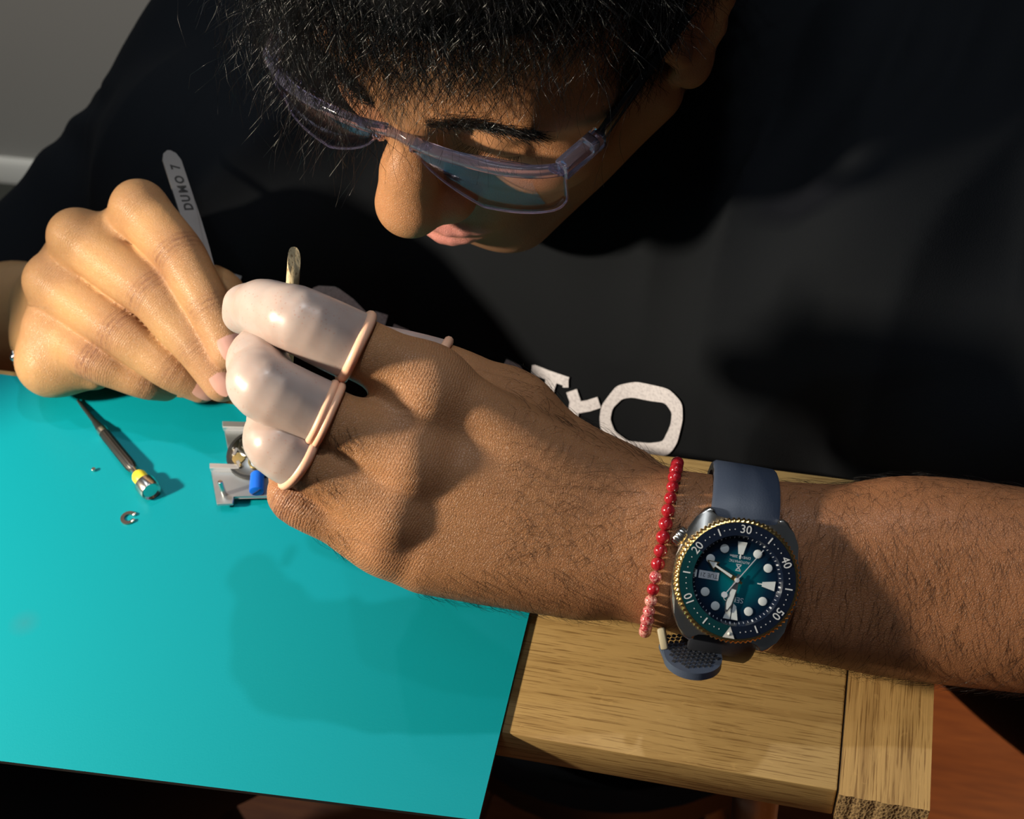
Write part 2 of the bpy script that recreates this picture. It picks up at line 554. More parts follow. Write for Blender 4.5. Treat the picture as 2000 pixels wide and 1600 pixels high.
NK = np.array([-0.125, 0.635, 0.075])
tl = np.array([.948, -.319, 0]); fw = np.array([-.319, -.948, 0]); TR = np.stack([tl, fw, np.array([0, 0, 1.])], 1)
ez = np.array([0, 0, 1.])
torso = [
    (E_(NK + fw * .015 - ez * .17, (.175, .115, .22), TR), 0), (E_(NK + fw * .015 - ez * .37, (.165, .120, .16), TR), .06),
    (C_(L_SH, NK - ez * .03 - fw * .02, .058, .055), .07), (C_(R_SH, NK - ez * .03 - fw * .02, .058, .055), .07),
    (E_(NK + tl * .085 + fw * .075 - ez * .10, (.095, .045, .075), TR), .05), (E_(NK - tl * .085 + fw * .075 - ez * .10, (.095, .045, .075), TR), .05),
    (C_(NK + ez * .02, L_SH * .6 + NK * .4 + ez * .01, .05, .04), .05), (C_(NK + ez * .02, R_SH * .6 + NK * .4 + ez * .01, .05, .04), .05),
]
upper = [(C_(L_SH, L_EL, .060, .041), .04), (C_(R_SH, R_EL, .058, .040), .04)]
neck = [(C_(hp(0, -28, -30), NK, .052, .058), .025)]


def HS(x, y, z, r): return S_(hp(x, y, z), r * mm)
def HC(a, b, ra, rb=None): return C_(hp(*a), hp(*b), ra * mm, None if rb is None else rb * mm)
def HE(c, r, tilt=None):
    R = HM if tilt is None else HM @ np.array(Matrix.Rotation(math.radians(tilt[1]), 3, tilt[0]))
    return E_(hp(*c), np.array(r) * mm, R)


head = [
    (HE((0, -14, 46), (76, 96, 84)), 0), (HE((0, 36, 44), (62, 51, 46)), .020),
    (HE((0, 42, -18), (57, 50, 62)), .020), (HC((0, 70, -76), (0, 66, -76), 22), .018),
]
for s in (-1, 1):
    head += [(HC((s * 18, 72, -74), (s * 54, 6, -42), 17, 17), .018), (HS(s * 43, 61, -6, 21), .020),
             (HC((s * 9, 87, 34), (s * 43, 74, 33), 9, 8), .014), (HC((s * 43, 74, 33), (s * 60, 50, 20), 8, 9), .014)]
head += [(HE((0, 79, -46), (31, 23, 26)), .014)]
for s in (-1, 1):
    head += [(HE((s * 31, 96, 17), (15, 15, 10)), -.012)]
    head += [(HS(s * 31, 73.5, 18, 13.2), .004), (HC((s * 20, 84, 11), (s * 42, 80, 11), 3.0, 2.6), .006)]
head += [(HC((0, 88, 28), (0, 104, 2), 8.0, 11.0), .010), (HC((0, 104, 2), (0, 111.5, -12), 11.5, 13.6), .008), (HS(0, 111, -13, 13.8), .006),
         (HS(0, 104, -20, 8), .006)]
for s in (-1, 1):
    head += [(HE((s * (13.5 if s > 0 else 15.5), 100, -17), (8.5, 11, 8.5)), .006), (HE((s * 7, 105, -25), (3.6, 5.0, 4.5)), -.002)]
# lips
lipU, lipL = [], []
for i in range(8):
    t0, t1 = -1 + i / 4, -1 + (i + 1) / 4
    f = lambda t: (24 * t, 103 - 12 * t * t, -44.0 - 4.0 * t * t + 1.2 * math.cos(t * 9) * (1 - abs(t)))
    g = lambda t: (21 * t, 102.0 - 12 * t * t, -54.0 + 4.5 * t * t)
    rr = lambda t: 4.6 * (1 - .55 * t * t); r2 = lambda t: 5.8 * (1 - .6 * t * t)
    lipU.append((HC(f(t0), f(t1), rr(t0), rr(t1)), .002)); lipL.append((HC(g(t0), g(t1), r2(t0), r2(t1)), .002))
head += [(('g', lipU), .004), (('g', lipL), .004)]
for i in range(6):
    t0, t1 = -1 + i / 3, -1 + (i + 1) / 3
    f = lambda t: (25 * t, 108 - 12 * t * t, -49.2 - 0.8 * t * t)
    head += [(HC(f(t0), f(t1), 1.3), -.0015)]
# ears
for s in (-1, 1):
    rim = [(70, 12, 4), (74, 10, 20), (79, 0, 30), (82, -12, 30), (83, -20, 20), (82, -20, 6), (80, -14, -8), (77, -6, -20), (73, 0, -28), (71, 5, -22)]
    ear = [(HE((s * 75, -6, 2), (5, 17, 29), ('Z', s * 14)), 0)]
    for a, b in zip(rim[:-1], rim[1:]):
        ear.append((HC((s * a[0], a[1], a[2]), (s * b[0], b[1], b[2]), 4.0), .004))
    ear += [(HS(s * 74, -2, -25, 7.5), .006), (HE((s * 81, -4, 2), (5, 9, 13)), -.005), (HC((s * 71, 8, 0), (s * 75, 7, -6), 4.5), .004)]
    head += [(('g', ear), .006)]

BODY = [(('g', torso), 0), (('g', upper), .03), (('g', neck), .02), (('g', head), .010), (('g', L_arm), .02), (('g', R_arm), .02)]

# ---------------------------------------------------------------- person: surface
BOXES = [  # (low corner, high corner, voxel)
    (np.array([-.245, .245, .000]), np.array([.108, .410, .200]), .00115, [(('g', L_arm), 0)]),
    (np.array([-.470, .360, -.030]), np.array([-.215, .520, .125]), .00125, [(('g', R_arm), 0)]),
    (np.array([-.260, .395, .030]), np.array([.000, .680, .330]), .0014, [(('g', torso), 0), (('g', neck), .02), (('g', head), .010)]),
]


def build_body():
    VV, QQ, n = [], [], 0
    for lo, hi, h, ent in BOXES:
        g = Grid(lo, hi, h)
        V, Q = g.mesh(g.eval(ent))
        VV.append(V); QQ.append(Q + n); n += len(V)
    g = Grid((-.62, .30, -.52), (.32, .80, .20), .005)
    V, Q = g.mesh(g.eval(BODY))
    cen = V[Q].mean(1); keep = np.ones(len(Q), bool)
    for lo, hi, h, ent in BOXES:
        keep &= ~((cen > lo + .002) & (cen < hi - .002)).all(1)
    Q = Q[keep]
    used = np.unique(Q); remap = np.full(len(V), -1); remap[used] = np.arange(len(used))
    VV.append(V[used]); QQ.append(remap[Q] + n)
    return np.concatenate(VV), np.concatenate(QQ)


BV, BQ = build_body()


def gauss(P, c, s): return np.exp(-((P - c) ** 2).sum(1) / (s * s))


def seg_mask(P, a, b, s):
    ba = b - a; t = np.clip(((P - a) @ ba) / (ba @ ba), 0, 1)
    return np.exp(-((P - a - t[:, None] * ba) ** 2).sum(1) / (s * s))


def skin_attributes(P):
    """pigment (linear RGB) and crease coordinates per vertex"""
    base = np.array([.43, .195, .080]); col = np.tile(base, (len(P), 1)); col[(P[:, 0] < -.22) & (P[:, 2] < .13)] = (.45, .245, .100)
    # lamp falloff painted into the skin colour: forearm darker, fingers paler
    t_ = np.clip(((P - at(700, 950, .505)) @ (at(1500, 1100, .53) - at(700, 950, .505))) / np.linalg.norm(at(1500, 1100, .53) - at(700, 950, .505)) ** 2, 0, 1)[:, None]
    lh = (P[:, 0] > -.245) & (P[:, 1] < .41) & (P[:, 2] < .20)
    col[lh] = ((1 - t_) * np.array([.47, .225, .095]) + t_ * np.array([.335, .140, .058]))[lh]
    def tint(m, c, a):
        w = np.clip(m * a, 0, 1)[:, None]; col[:] = col * (1 - w) + np.array(c) * w
    h = to_head(P); inhead = (np.abs(h[:, 0]) < 95) & (h[:, 1] > -60) & (h[:, 2] > -100) & (h[:, 1] < 130)
    hx = np.abs(h[:, 0]); H = np.stack([hx, h[:, 1], h[:, 2]], 1)
    def hm(c, s): return np.exp(-(((H - np.array(c, float)) / np.array(s, float)) ** 2).sum(1)) * inhead
    # beard shadow: moustache area, chin and jaw
    tint(np.clip(hm((0, 98, -34), (30, 20, 9)) + hm((0, 88, -76), (34, 30, 20)) + hm((34, 70, -60), (24, 30, 22)), 0, 1), (.16, .095, .065), .62)
    tint(hm((18, 108, -14), (9, 14, 10)) + hm((40, 66, -8), (18, 18, 14)), (.50, .20, .11), .5)
    tint(hm((76, -6, 0), (12, 24, 34)), (.40, .16, .085), .6)
    lip = np.zeros(len(P)); sel = np.where(inhead)[0]
    if len(sel):
        d = np.minimum(sdf_points(lipU, P[sel]), sdf_points(lipL, P[sel])); lip[sel] = np.clip(1 - d / .0011, 0, 1)
    tint(lip, (.60, .22, .19), .95)
    # knuckles
    fu = np.zeros(len(P)); wr = np.zeros(len(P))
    for ch, sc in [(L_idx, 1), (L_mid, 1), (L_rng, 1), (L_lit, 1), (R_idx, 1), (R_mid, 1), (R_rng, 1), (R_lit, 1)]:
        a, b, c, d = ch
        for j, pre, nxt, s, w in ((a, None, b, .017, .75), (b, a, c, .0125, 1.0), (c, b, d, .0085, .9)):
            ax = (nxt - (j if pre is None else pre)); ax /= np.linalg.norm(ax)
            m = gauss(P, j, s) * 1.9; m = np.clip(m - .12, 0, 1)
            u = (P - j) @ ax
            bet = m * w > wr; fu[bet] = u[bet]; wr[bet] = (m * w)[bet]
        tint(np.clip(gauss(P, b, .0135) * 1.7 - .1, 0, 1), (.27, .115, .055), .6)
        tint(np.clip(gauss(P, c, .0105) * 1.6 - .1, 0, 1), (.30, .13, .065), .5)
        tint(np.clip(gauss(P, a, .016) * 1.5 - .1, 0, 1), (.42, .19, .095), .35)
        tint(np.clip(gauss(P, d, .011) * 1.5, 0, 1), (.52, .24, .15), .4)
    # darker lines across the backs of the finger joints
    for ch in (L_lit, R_idx, R_mid, R_rng, R_lit):
        a, b, c, d = ch
        for j, pre, nxt, w_ in ((b, a, c, .0125), (c, b, d, .0085)):
            ax = nxt - pre; ax /= np.linalg.norm(ax); r_ = P - j; u = r_ @ ax
            bend = (j - (pre + nxt) / 2); bend -= ax * (bend @ ax); bend /= np.linalg.norm(bend) + 1e-9
            tc = (CAMP - j); tc -= ax * (tc @ ax); tc /= np.linalg.norm(tc); dors = bend * .6 + tc * .6
            wv_ = .00028 * np.sin((r_ @ np.cross(ax, dors)) * 520 + 40 * u / .01)
            near = np.exp(-(r_ ** 2).sum(1) / w_ ** 2) * ((r_ @ dors) > .002)
            for k_ in ((-.0034, .6), (-.0009, 1.0), (.0018, .8), (.0042, .5)):
                tint(near * 2.2 * k_[1] * np.exp(-((u + wv_ - k_[0]) / .00060) ** 2), (.15, .055, .028), .8)
    return col, fu, wr


def skin_material():
    m = mat('skin', (.45, .24, .13), .48, spec=.45)
    t = NT(m)
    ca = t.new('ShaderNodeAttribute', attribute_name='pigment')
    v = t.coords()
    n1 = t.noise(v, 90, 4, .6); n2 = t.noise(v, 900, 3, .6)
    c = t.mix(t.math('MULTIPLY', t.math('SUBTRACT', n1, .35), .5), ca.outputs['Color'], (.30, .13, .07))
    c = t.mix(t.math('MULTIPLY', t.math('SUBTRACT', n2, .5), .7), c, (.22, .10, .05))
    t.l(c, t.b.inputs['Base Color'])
    t.b.inputs['Subsurface Weight'].default_value = .12
    t.b.inputs['Subsurface Radius'].default_value = (1.0, .35, .18)
    t.b.inputs['Subsurface Scale'].default_value = .004
    # relief: pore cells plus cross-finger creases
    vo = t.new('ShaderNodeTexVoronoi', feature='DISTANCE_TO_EDGE', i_Scale=1100.0)
    wv = t.new('ShaderNodeMix', data_type='VECTOR'); wv.inputs[0].default_value = .0
    nz = t.new('ShaderNodeTexNoise', i_Scale=300.0, i_Detail=2.0); t.l(v, nz.inputs['Vector'])
    add = t.new('ShaderNodeVectorMath', operation='MULTIPLY_ADD'); t.l(nz.outputs['Color'], add.inputs[0])
    add.inputs[1].default_value = (.0012, .0012, .0012); t.l(v, add.inputs[2]); t.l(add.outputs[0], vo.inputs['Vector'])
    pores = t.math('MINIMUM', vo.outputs['Distance'], .12)
    fu = t.new('ShaderNodeAttribute', attribute_name='crease_u'); wr = t.new('ShaderNodeAttribute', attribute_name='crease_w')
    wob = t.noise(v, 170, 3, .55)
    ph = t.math('ADD', t.math('MULTIPLY', fu.outputs['Fac'], 3000.0), t.math('MULTIPLY', wob, 7.0))
    sn = t.math('SINE', ph)
    cr = t.math('MULTIPLY', t.math('POWER', t.math('ABSOLUTE', sn), .5), wr.outputs['Fac'])
    hsum = t.math('ADD', t.math('MULTIPLY', pores, 2.2), t.math('MULTIPLY', cr, .55))
    t.l(t.bump(hsum, .8, .0005), t.b.inputs['Normal'])
    return m


M_skin = skin_material()
person = np_mesh('person', BV, BQ, M_skin)
tag(person, 'man in black t-shirt bent over the oak bench with tweezers', 'person')
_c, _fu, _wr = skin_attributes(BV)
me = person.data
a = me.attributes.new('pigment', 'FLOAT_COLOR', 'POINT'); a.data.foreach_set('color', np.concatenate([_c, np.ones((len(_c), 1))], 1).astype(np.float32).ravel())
a = me.attributes.new('crease_u', 'FLOAT', 'POINT'); a.data.foreach_set('value', _fu.astype(np.float32))
a = me.attributes.new('crease_w', 'FLOAT', 'POINT'); a.data.foreach_set('value', _wr.astype(np.float32))
# ---------------------------------------------------------------- room
def floor_mat():
    m = mat('floor_wood', (.40, .11, .016), .42); t = NT(m)
    g = t.noise(t.coords((1.2, 14, 6)), 14, 5, .6, .5)
    c = t.ramp(g, [(.3, (.28, .065, .010)), (.7, (.48, .135, .022))])
    t.l(c, t.b.inputs['Base Color']); return m


def wall_mat():
    m = mat('wall_paint', (.36, .355, .335), .75); t = NT(m)
    t.l(t.bump(t.noise(t.coords(), 260, 3), .12, .001), t.b.inputs['Normal']); return m


bm = bmesh.new(); box_bm(bm, (-3.2, -1.6, -.80), (3.2, 1.45, -.75)); tag(bm_obj('floor', bm, floor_mat()), kind='structure')
bm = bmesh.new(); box_bm(bm, (-3.2, 1.45, -.80), (3.2, 1.55, 1.8)); tag(bm_obj('wall_back', bm, wall_mat()), kind='structure')
bm = bmesh.new(); prism_bm(bm, [(0, 0), (-.014, 0), (-.014, .034), (-.010, .040), (0, .042)], -3.2, 3.2,
                           Matrix(((0, 0, 1, 0), (1, 0, 0, 1.45), (0, 1, 0, -.75), (0, 0, 0, 1))))
tag(bm_obj('baseboard_back', bm, mat('white_gloss', (.74, .74, .70), .4), smooth=40), kind='structure')
M_rug = mat('rug_pile', (.055, .057, .05), .95, spec=.1)
bm = bmesh.new(); box_bm(bm, (-2.6, .92, -.75), (-.55, 1.434, -.742), .003)
tag(bm_obj('rug', bm, M_rug), 'dark grey rug on the floor along the grey wall', 'rug')
M_tan = wood_mat('tan_wood', 0, (.42, .30, .16), (.33, .22, .10))
pA, pB = at(1908, 12, y=1.40), at(1933, 12, y=1.40)
bm = bmesh.new(); box_bm(bm, (pA[0] - .02, 1.415, -.75), (pB[0], 1.445, -.05), .003)
tag(bm_obj('wooden_plank', bm, M_tan), 'tan wooden plank standing against the back wall, behind the man\'s shoulder', 'plank')

# ---------------------------------------------------------------- bench
M_oakx = wood_mat('oak_along', 0, (.46, .295, .108), (.30, .17, .052))
M_oaky = wood_mat('oak_across', 1, (.43, .265, .095), (.25, .135, .042))
M_endg = mat('oak_end_grain', (.33, .21, .09), .7); _t = NT(M_endg)
_v = _t.new('ShaderNodeTexVoronoi', i_Scale=900.0); _t.l(_t.coords((1, 1, .55)), _v.inputs['Vector'])
_t.l(_t.ramp(_v.outputs['Distance'], [(.15, (.12, .07, .03)), (.5, (.38, .25, .11))]), _t.b.inputs['Base Color'])
_t.l(_t.bump(_v.outputs['Distance'], .5, .0006), _t.b.inputs['Normal'])
bench = empty('bench', (0, .352, -.75), 'narrow oak bench with a crosswise end board, under the forearm', 'bench')


def bench_part(name, bm, m, smooth=False):
    o = bm_obj(name, bm, m, bench, smooth); o.matrix_parent_inverse = bench.matrix_world.inverted(); return o


bpy.context.view_layer.update()
bm = bmesh.new(); box_bm(bm, (-.62, .274, -.0200), (.0305, .4305, 0), .0009, seg=2); bench_part('main_board', bm, M_oakx, 40)
bm = bmesh.new(); rr = random.Random(3)
# end board with a torn, unsanded front end
pl = [(.0312, .431), (.0648, .431)]
n = 12
for i in range(n + 1):
    pl.append((.0648 - (.0648 - .0312) * i / n, .2722 + rr.uniform(-.0003, .0003)))
prism_bm(bm, pl, -.0204, .0002); ob = bench_part('end_board', bm, M_oaky); ob.data.materials.append(M_endg)
for p in ob.data.polygons:
    if p.normal.y < -.2: p.material_index = 1
M_leg = mat('bench_leg_metal', (.20, .20, .21), .35, 1.0)
for x in (-.56, .0):
    for y in (.300, .405):
        bm = bmesh.new(); tube_bm(bm, [(x, y, -.0200), (x + .004, y, -.30), (x - .004, y, -.75)], [.010, .010, .011], 12)
        bench_part('leg', bm, M_leg, 40)
bm = bmesh.new(); prism_bm(bm, [(.0309, .4308), (.0311, .4308), (.0311, .2738), (.0309, .2738)], -.0198, -.0004)
bench_part('glue_line', bm, mat('glue', (.06, .035, .015), .8))

# ---------------------------------------------------------------- work mat
M_teal = mat('mat_teal', (.0, .232, .278), .45, spec=.22); _t = NT(M_teal)
_n = _t.noise(_t.coords(), 1600, 3, .6)
_st = _t.new('ShaderNodeVectorMath', operation='DISTANCE'); _tc = _t.new('ShaderNodeTexCoord'); _t.l(_tc.outputs['Object'], _st.inputs[0])
_st.inputs[1].default_value = tuple(at(48, 1217, z=.0022)); _sm = _t.ramp(_st.outputs['Value'], [(.001, (1, 1, 1)), (.007, (0, 0, 0))])
_c = _t.mix(_t.math('MULTIPLY', _t.math('SUBTRACT', _n, .5), .25), (.0, .232, .278), (.0, .178, .215))
_c = _t.mix(_t.math('MULTIPLY', _sm, .4), _c, (.03, .16, .19))
_t.l(_c, _t.b.inputs['Base Color']); _t.l(_t.bump(_n, .10, .0004), _t.b.inputs['Normal'])
M_black = mat('black_rubber', (.012, .012, .012), .6)
MATZ = .0022
mp = [(-.62, .4255), (-.62, .190), tuple(at(0, 1487, z=.002)[:2]), tuple(at(470, 1545, z=.002)[:2]), tuple(at(935, 1603, z=.002)[:2]), tuple(at(1036, 1190, z=.002)[:2]), (-.1040, .4255)]
bm = bmesh.new(); prism_bm(bm, mp, 0.0001, MATZ)
ob = bm_obj('work_mat', bm, M_teal); ob.data.materials.append(M_black)
for p in ob.data.polygons:
    if abs(p.normal.z) < .5 or p.normal.z < 0: p.material_index = 1
tag(ob, 'teal green rubber work mat with black edge lying on the oak bench', 'mat')

# ---------------------------------------------------------------- stool the man sits on
st = empty('stool', (-.13, .66, -.75), 'round black stool beneath the seated man', 'stool')
bpy.context.view_layer.update()
M_dark = mat('black_vinyl', (.01, .01, .011), .5)
bm = bmesh.new(); lathe_bm(bm, [(0, .22), (.16, .22), (.172, .232), (.172, .262), (.160, .275), (0, .277)], 40); o = bm_obj('seat', bm, M_dark, st, 40)
for k in range(4):
    an = math.pi / 4 + k * math.pi / 2
    bm = bmesh.new(); tube_bm(bm, [(.11 * math.cos(an), .11 * math.sin(an), .222), (.19 * math.cos(an), .19 * math.sin(an), .0)], .011, 12)
    bm_obj('leg', bm, M_leg, st, 40)
# ---------------------------------------------------------------- t-shirt
def sub(a, b, t): return a * (1 - t) + b * t


SHIRT = [(('g', [(p if p[0] != 'c' else C_(p[1], p[2], p[3] + .006, p[4] + .006), k) if p[0] == 'c' else (('e', p[1], p[2], p[3] + .006), k) for p, k in torso]), 0),
         (C_(L_SH, sub(L_SH, L_EL, 1.06), .069, .057), .05), (C_(R_SH, sub(R_SH, R_EL, .98), .061, .056), .05),
         (E_(at(1660, 690, .70), (.062, .060, .10)), .06), (E_(at(1770, 560, .70), (.055, .055, .07)), .05), (E_(at(1965, 820, .665), (.060, .050, .055)), .05),
         (E_(at(440, 440, .84), (.070, .060, .10)), .06), (E_(at(560, 520, .80), (.06, .05, .09)), .06),
         (C_(NK - fw * .005, NK + (hp(0, -28, -30) - NK) * .9, .0600, .070), -.012)]


def build_shirt():
    g = Grid((-.66, .36, -.48), (.34, .86, .19), .0042)
    F = g.eval(SHIRT); X, Y, Z = g.XYZ()
    for a, b, tt in ((L_SH, L_EL, 1.0), (R_SH, R_EL, .86)):      # sleeve hems
        ba = b - a; L = np.linalg.norm(ba); ax = ba / L
        t = (X - a[0]) * ax[0] + (Y - a[1]) * ax[1] + (Z - a[2]) * ax[2]
        r2 = (X - a[0]) ** 2 + (Y - a[1]) ** 2 + (Z - a[2]) ** 2 - t * t
        cut = (t - tt * L).astype(np.float32); F = np.where((r2 < .105 ** 2) & (cut > -.02), np.maximum(F, cut), F)
    V, Q = g.mesh(F)
    # normals from the field
    e = .002; N = np.stack([sdf_points(SHIRT, V + d) - sdf_points(SHIRT, V - d) for d in (np.eye(3) * e)], 1)
    N /= np.linalg.norm(N, axis=1)[:, None] + 1e-9
    T = (V - NK) @ TR                         # torso frame: left, forward, up
    u, f, z = T[:, 0], T[:, 1], T[:, 2]
    # hanging folds below the shoulders, gathered towards the armpits
    w = sines((u * 1.0 + z * .28 * np.sign(u), f * .35, z * .16), (55, 90, 140), 3)
    w2 = sines((u - z * .55 * np.sign(u), f * .5, z * .35), (70, 120), 8)
    ridge = 1 - np.abs(w) * 2.2
    side = np.clip((np.abs(u) - .03) / .10, 0, 1)
    amp = .0036 * side * np.where(u < -.17, .4, (1 + 1.9 * np.clip((u - .02) / .06, 0, 1))) + .0014
    d = amp * np.clip(ridge, -1, 1) + .0020 * w2 * side
    # a flat chest where the print sits
    d *= 1 - .75 * np.exp(-((u / .13) ** 2 + ((z + .10) / .05) ** 2))
    # hem folds on the sleeves
    for a, b in ((L_SH, L_EL), (R_SH, R_EL)):
        ba = b - a; L = np.linalg.norm(ba); t = ((V - a) @ ba) / L ** 2
        r = np.linalg.norm(V - a - np.clip(t, 0, 1)[:, None] * ba, axis=1)
        m = np.clip((t - .15) / .35, 0, 1) * np.clip((.115 - r) / .03, 0, 1); m = m * m * (3 - 2 * m)
        d = d * (1 - m) + m * (d * .5 + .0014 * np.sin(t * 30 + sines(tuple(V.T), (40,), 5) * 5))
    V = V + N * d[:, None]
    cen = V[Q].mean(1); keep = np.ones(len(Q), bool)
    keep &= ~(((cen - NK)[:, 2] > .030) & (np.linalg.norm((cen - NK)[:, :2], axis=1) < .064))
    Q = Q[keep]; used = np.unique(Q); rm = np.full(len(V), -1); rm[used] = np.arange(len(used))
    return V[used], rm[Q]


M_shirt = mat('black_cotton', (.0033, .0045, .0065), .88, spec=.18); _t = NT(M_shirt)
_t.l(_t.bump(_t.noise(_t.coords(), 1500, 2), .25, .0005), _t.b.inputs['Normal'])
SV, SQ = build_shirt()
shirt = np_mesh('t_shirt', SV, SQ, M_shirt, person)
shirt['label'] = 'black crew-neck cotton t-shirt with white lettering'
BVH_S = BVHTree.FromPolygons([tuple(v) for v in SV], [tuple(int(i) for i in q) for q in SQ])
# collar rib
cr = []
for k in range(40):
    an = 2 * math.pi * k / 40
    p = NK + tl * (.066 * math.cos(an)) + fw * (.066 * math.sin(an)) + ez * (.02 - .022 * math.sin(an))
    h = BVH_S.find_nearest(V3(p)); cr.append(h[0] + h[1] * .0005)
bm = bmesh.new(); tube_bm(bm, cr, .0052, 8, closed=True); col_o = bm_obj('collar', bm, M_shirt, shirt, True)

# ---------------------------------------------------------------- print on the chest
M_print = mat('white_print', (.62, .60, .64), .75); _t = NT(M_print)
_t.l(_t.ramp(_t.noise(_t.coords(), 700, 4, .7), [(.3, (.42, .40, .44)), (.55, (.66, .64, .68))]), _t.b.inputs['Base Color'])


def on_shirt(px, py):
    d = V3(at(px, py, 1.0) - CAMP).normalized()
    h = BVH_S.ray_cast(V3(CAMP), d)
    return (h[0] + h[1] * .0012) if h[0] else V3(at(px, py, .72))


def zpx(x, y): return 540 + x / 2.325, 520 + y / 2.325


def resample(poly, n, closed=True):
    P = np.array(poly, float)
    if closed: P = np.vstack([P, P[:1]])
    s = np.concatenate([[0], np.cumsum(np.linalg.norm(np.diff(P, axis=0), axis=1))])
    q = np.linspace(0, s[-1], n + (1 if closed else 0))
    R = np.stack([np.interp(q, s, P[:, 0]), np.interp(q, s, P[:, 1])], 1)
    return R[:-1] if closed else R


def smooth_closed(poly, n, it=3):
    R = resample(poly, n)
    for _ in range(it): R = (np.roll(R, 1, 0) + 2 * R + np.roll(R, -1, 0)) / 4
    return R


def grid_strip(A, B, m, name, closed):
    """surface between two matched outlines, laid on the shirt"""
    bm = bmesh.new(); rows = []
    for j in range(m + 1):
        t = j / m
        rows.append([bm.verts.new(on_shirt(*(a * (1 - t) + b * t))) for a, b in zip(A, B)])
    n = len(A)
    for j in range(m):
        for i in range(n if closed else n - 1):
            bm.faces.new((rows[j][i], rows[j][(i + 1) % n], rows[j + 1][(i + 1) % n], rows[j + 1][i]))
    o = bm_obj(name, bm, M_print, shirt, True)
    return o


def stroke(pts, w, name='print_letter'):
    P = resample([zpx(*p) for p in pts], max(6, int(len(pts) * 5)), False)
    T = np.gradient(P, axis=0); T /= np.linalg.norm(T, axis=1)[:, None]
    Nn = np.stack([-T[:, 1], T[:, 0]], 1) * (w / 2 / 2.325)
    return P + Nn, P - Nn


def join_strokes(strokes, name='print_letter'):
    bm = bmesh.new()
    for pts, w in strokes:
        A, B = stroke(pts, w); m = 4; rows = []
        for j in range(m + 1):
            rows.append([bm.verts.new(on_shirt(*(a * (1 - j / m) + b * j / m))) for a, b in zip(A, B)])
        for j in range(m):
            for i in range(len(A) - 1):
                bm.faces.new((rows[j][i], rows[j][i + 1], rows[j + 1][i + 1], rows[j + 1][i]))
    return bm_obj(name, bm, M_print, shirt, True)


outer = smooth_closed([zpx(*p) for p in [(1470, 690), (1480, 625), (1550, 535), (1640, 518), (1790, 552), (1850, 615), (1852, 690), (1825, 800), (1782, 858), (1660, 848), (1560, 828), (1482, 765)]], 72, 2)
inner = smooth_closed([zpx(*p) for p in [(1520, 690), (1530, 640), (1575, 596), (1620, 590), (1700, 606), (1772, 616), (1802, 660), (1796, 712), (1762, 790), (1700, 797), (1600, 786), (1540, 742)]], 72, 1)
# line both outlines up by angle about their common centre
cc = inner.mean(0)
def by_angle(R):
    a = np.arctan2(R[:, 1] - cc[1], R[:, 0] - cc[0]); o = np.argsort(a); a = a[o]; d = np.linalg.norm(R[o] - cc, axis=1)
    q = np.linspace(-math.pi, math.pi, 73)[:-1]
    dd = np.interp(q, np.concatenate([a - 2 * math.pi, a, a + 2 * math.pi]), np.tile(d, 3))
    return cc + np.stack([np.cos(q), np.sin(q)], 1) * dd[:, None]
grid_strip(by_angle(outer), by_angle(inner), 4, 'print_letter', True)
join_strokes([([(1168, 462), (1240, 490), (1328, 520)], 44), ([(1318, 500), (1318, 545)], 26), ([(1178, 445), (1172, 495)], 24), ([(1258, 495), (1240, 560), (1205, 690)], 52)])
join_strokes([([(1345, 560), (1362, 610), (1345, 700)], 50), ([(1350, 640), (1420, 628), (1470, 612)], 52)])
join_strokes([([(1040, 436), (1095, 462), (1120, 500)], 46)])
join_strokes([([(140, 140), (190, 108), (262, 112), (330, 160), (395, 225)], 50)])
join_strokes([([(440, 225), (500, 243)], 56)])
join_strokes([([(530, 272), (600, 300)], 34)])
join_strokes([([(-235, 45), (-195, 52), (-160, 62)], 46)])

# ---------------------------------------------------------------- trousers
M_tr = mat('black_trousers', (.008, .008, .009), .9)
hipL, hipR = np.array([.174, .71, -.44]), NK - tl * .09 - ez * .46 + fw * .02  # left thigh splayed to stand in for a shadow beside the bench
knL, knR = np.array([.470, .308, -.275]), np.array([-.42, .36, -.29])
TRO = [(E_(NK + fw * .01 - ez * .45, (.178, .132, .10), TR), 0),
       (C_(hipL, sub(hipL, knL, .55), .088, .078), .05), (C_(sub(hipL, knL, .55), knL, .078, .068), .01), (C_(hipR, knR, .088, .068), .05),
       (C_(knL, (.51, .41, -.72), .066, .058), .02), (C_(knR, (-.42, .42, -.72), .066, .058), .02)]
g = Grid((-.56, .16, -.79), (.64, .86, -.22), .008)
V, Q = g.mesh(g.eval(TRO)); V = V + .003 * sines(tuple(V.T), (25, 45), 4)[:, None] * np.array([1, 1, .3])
V[:, 2] = np.maximum(V[:, 2], -.749)
np_mesh('trousers', V, Q, M_tr, person)['label'] = 'plain black trousers'
# ---------------------------------------------------------------- hair


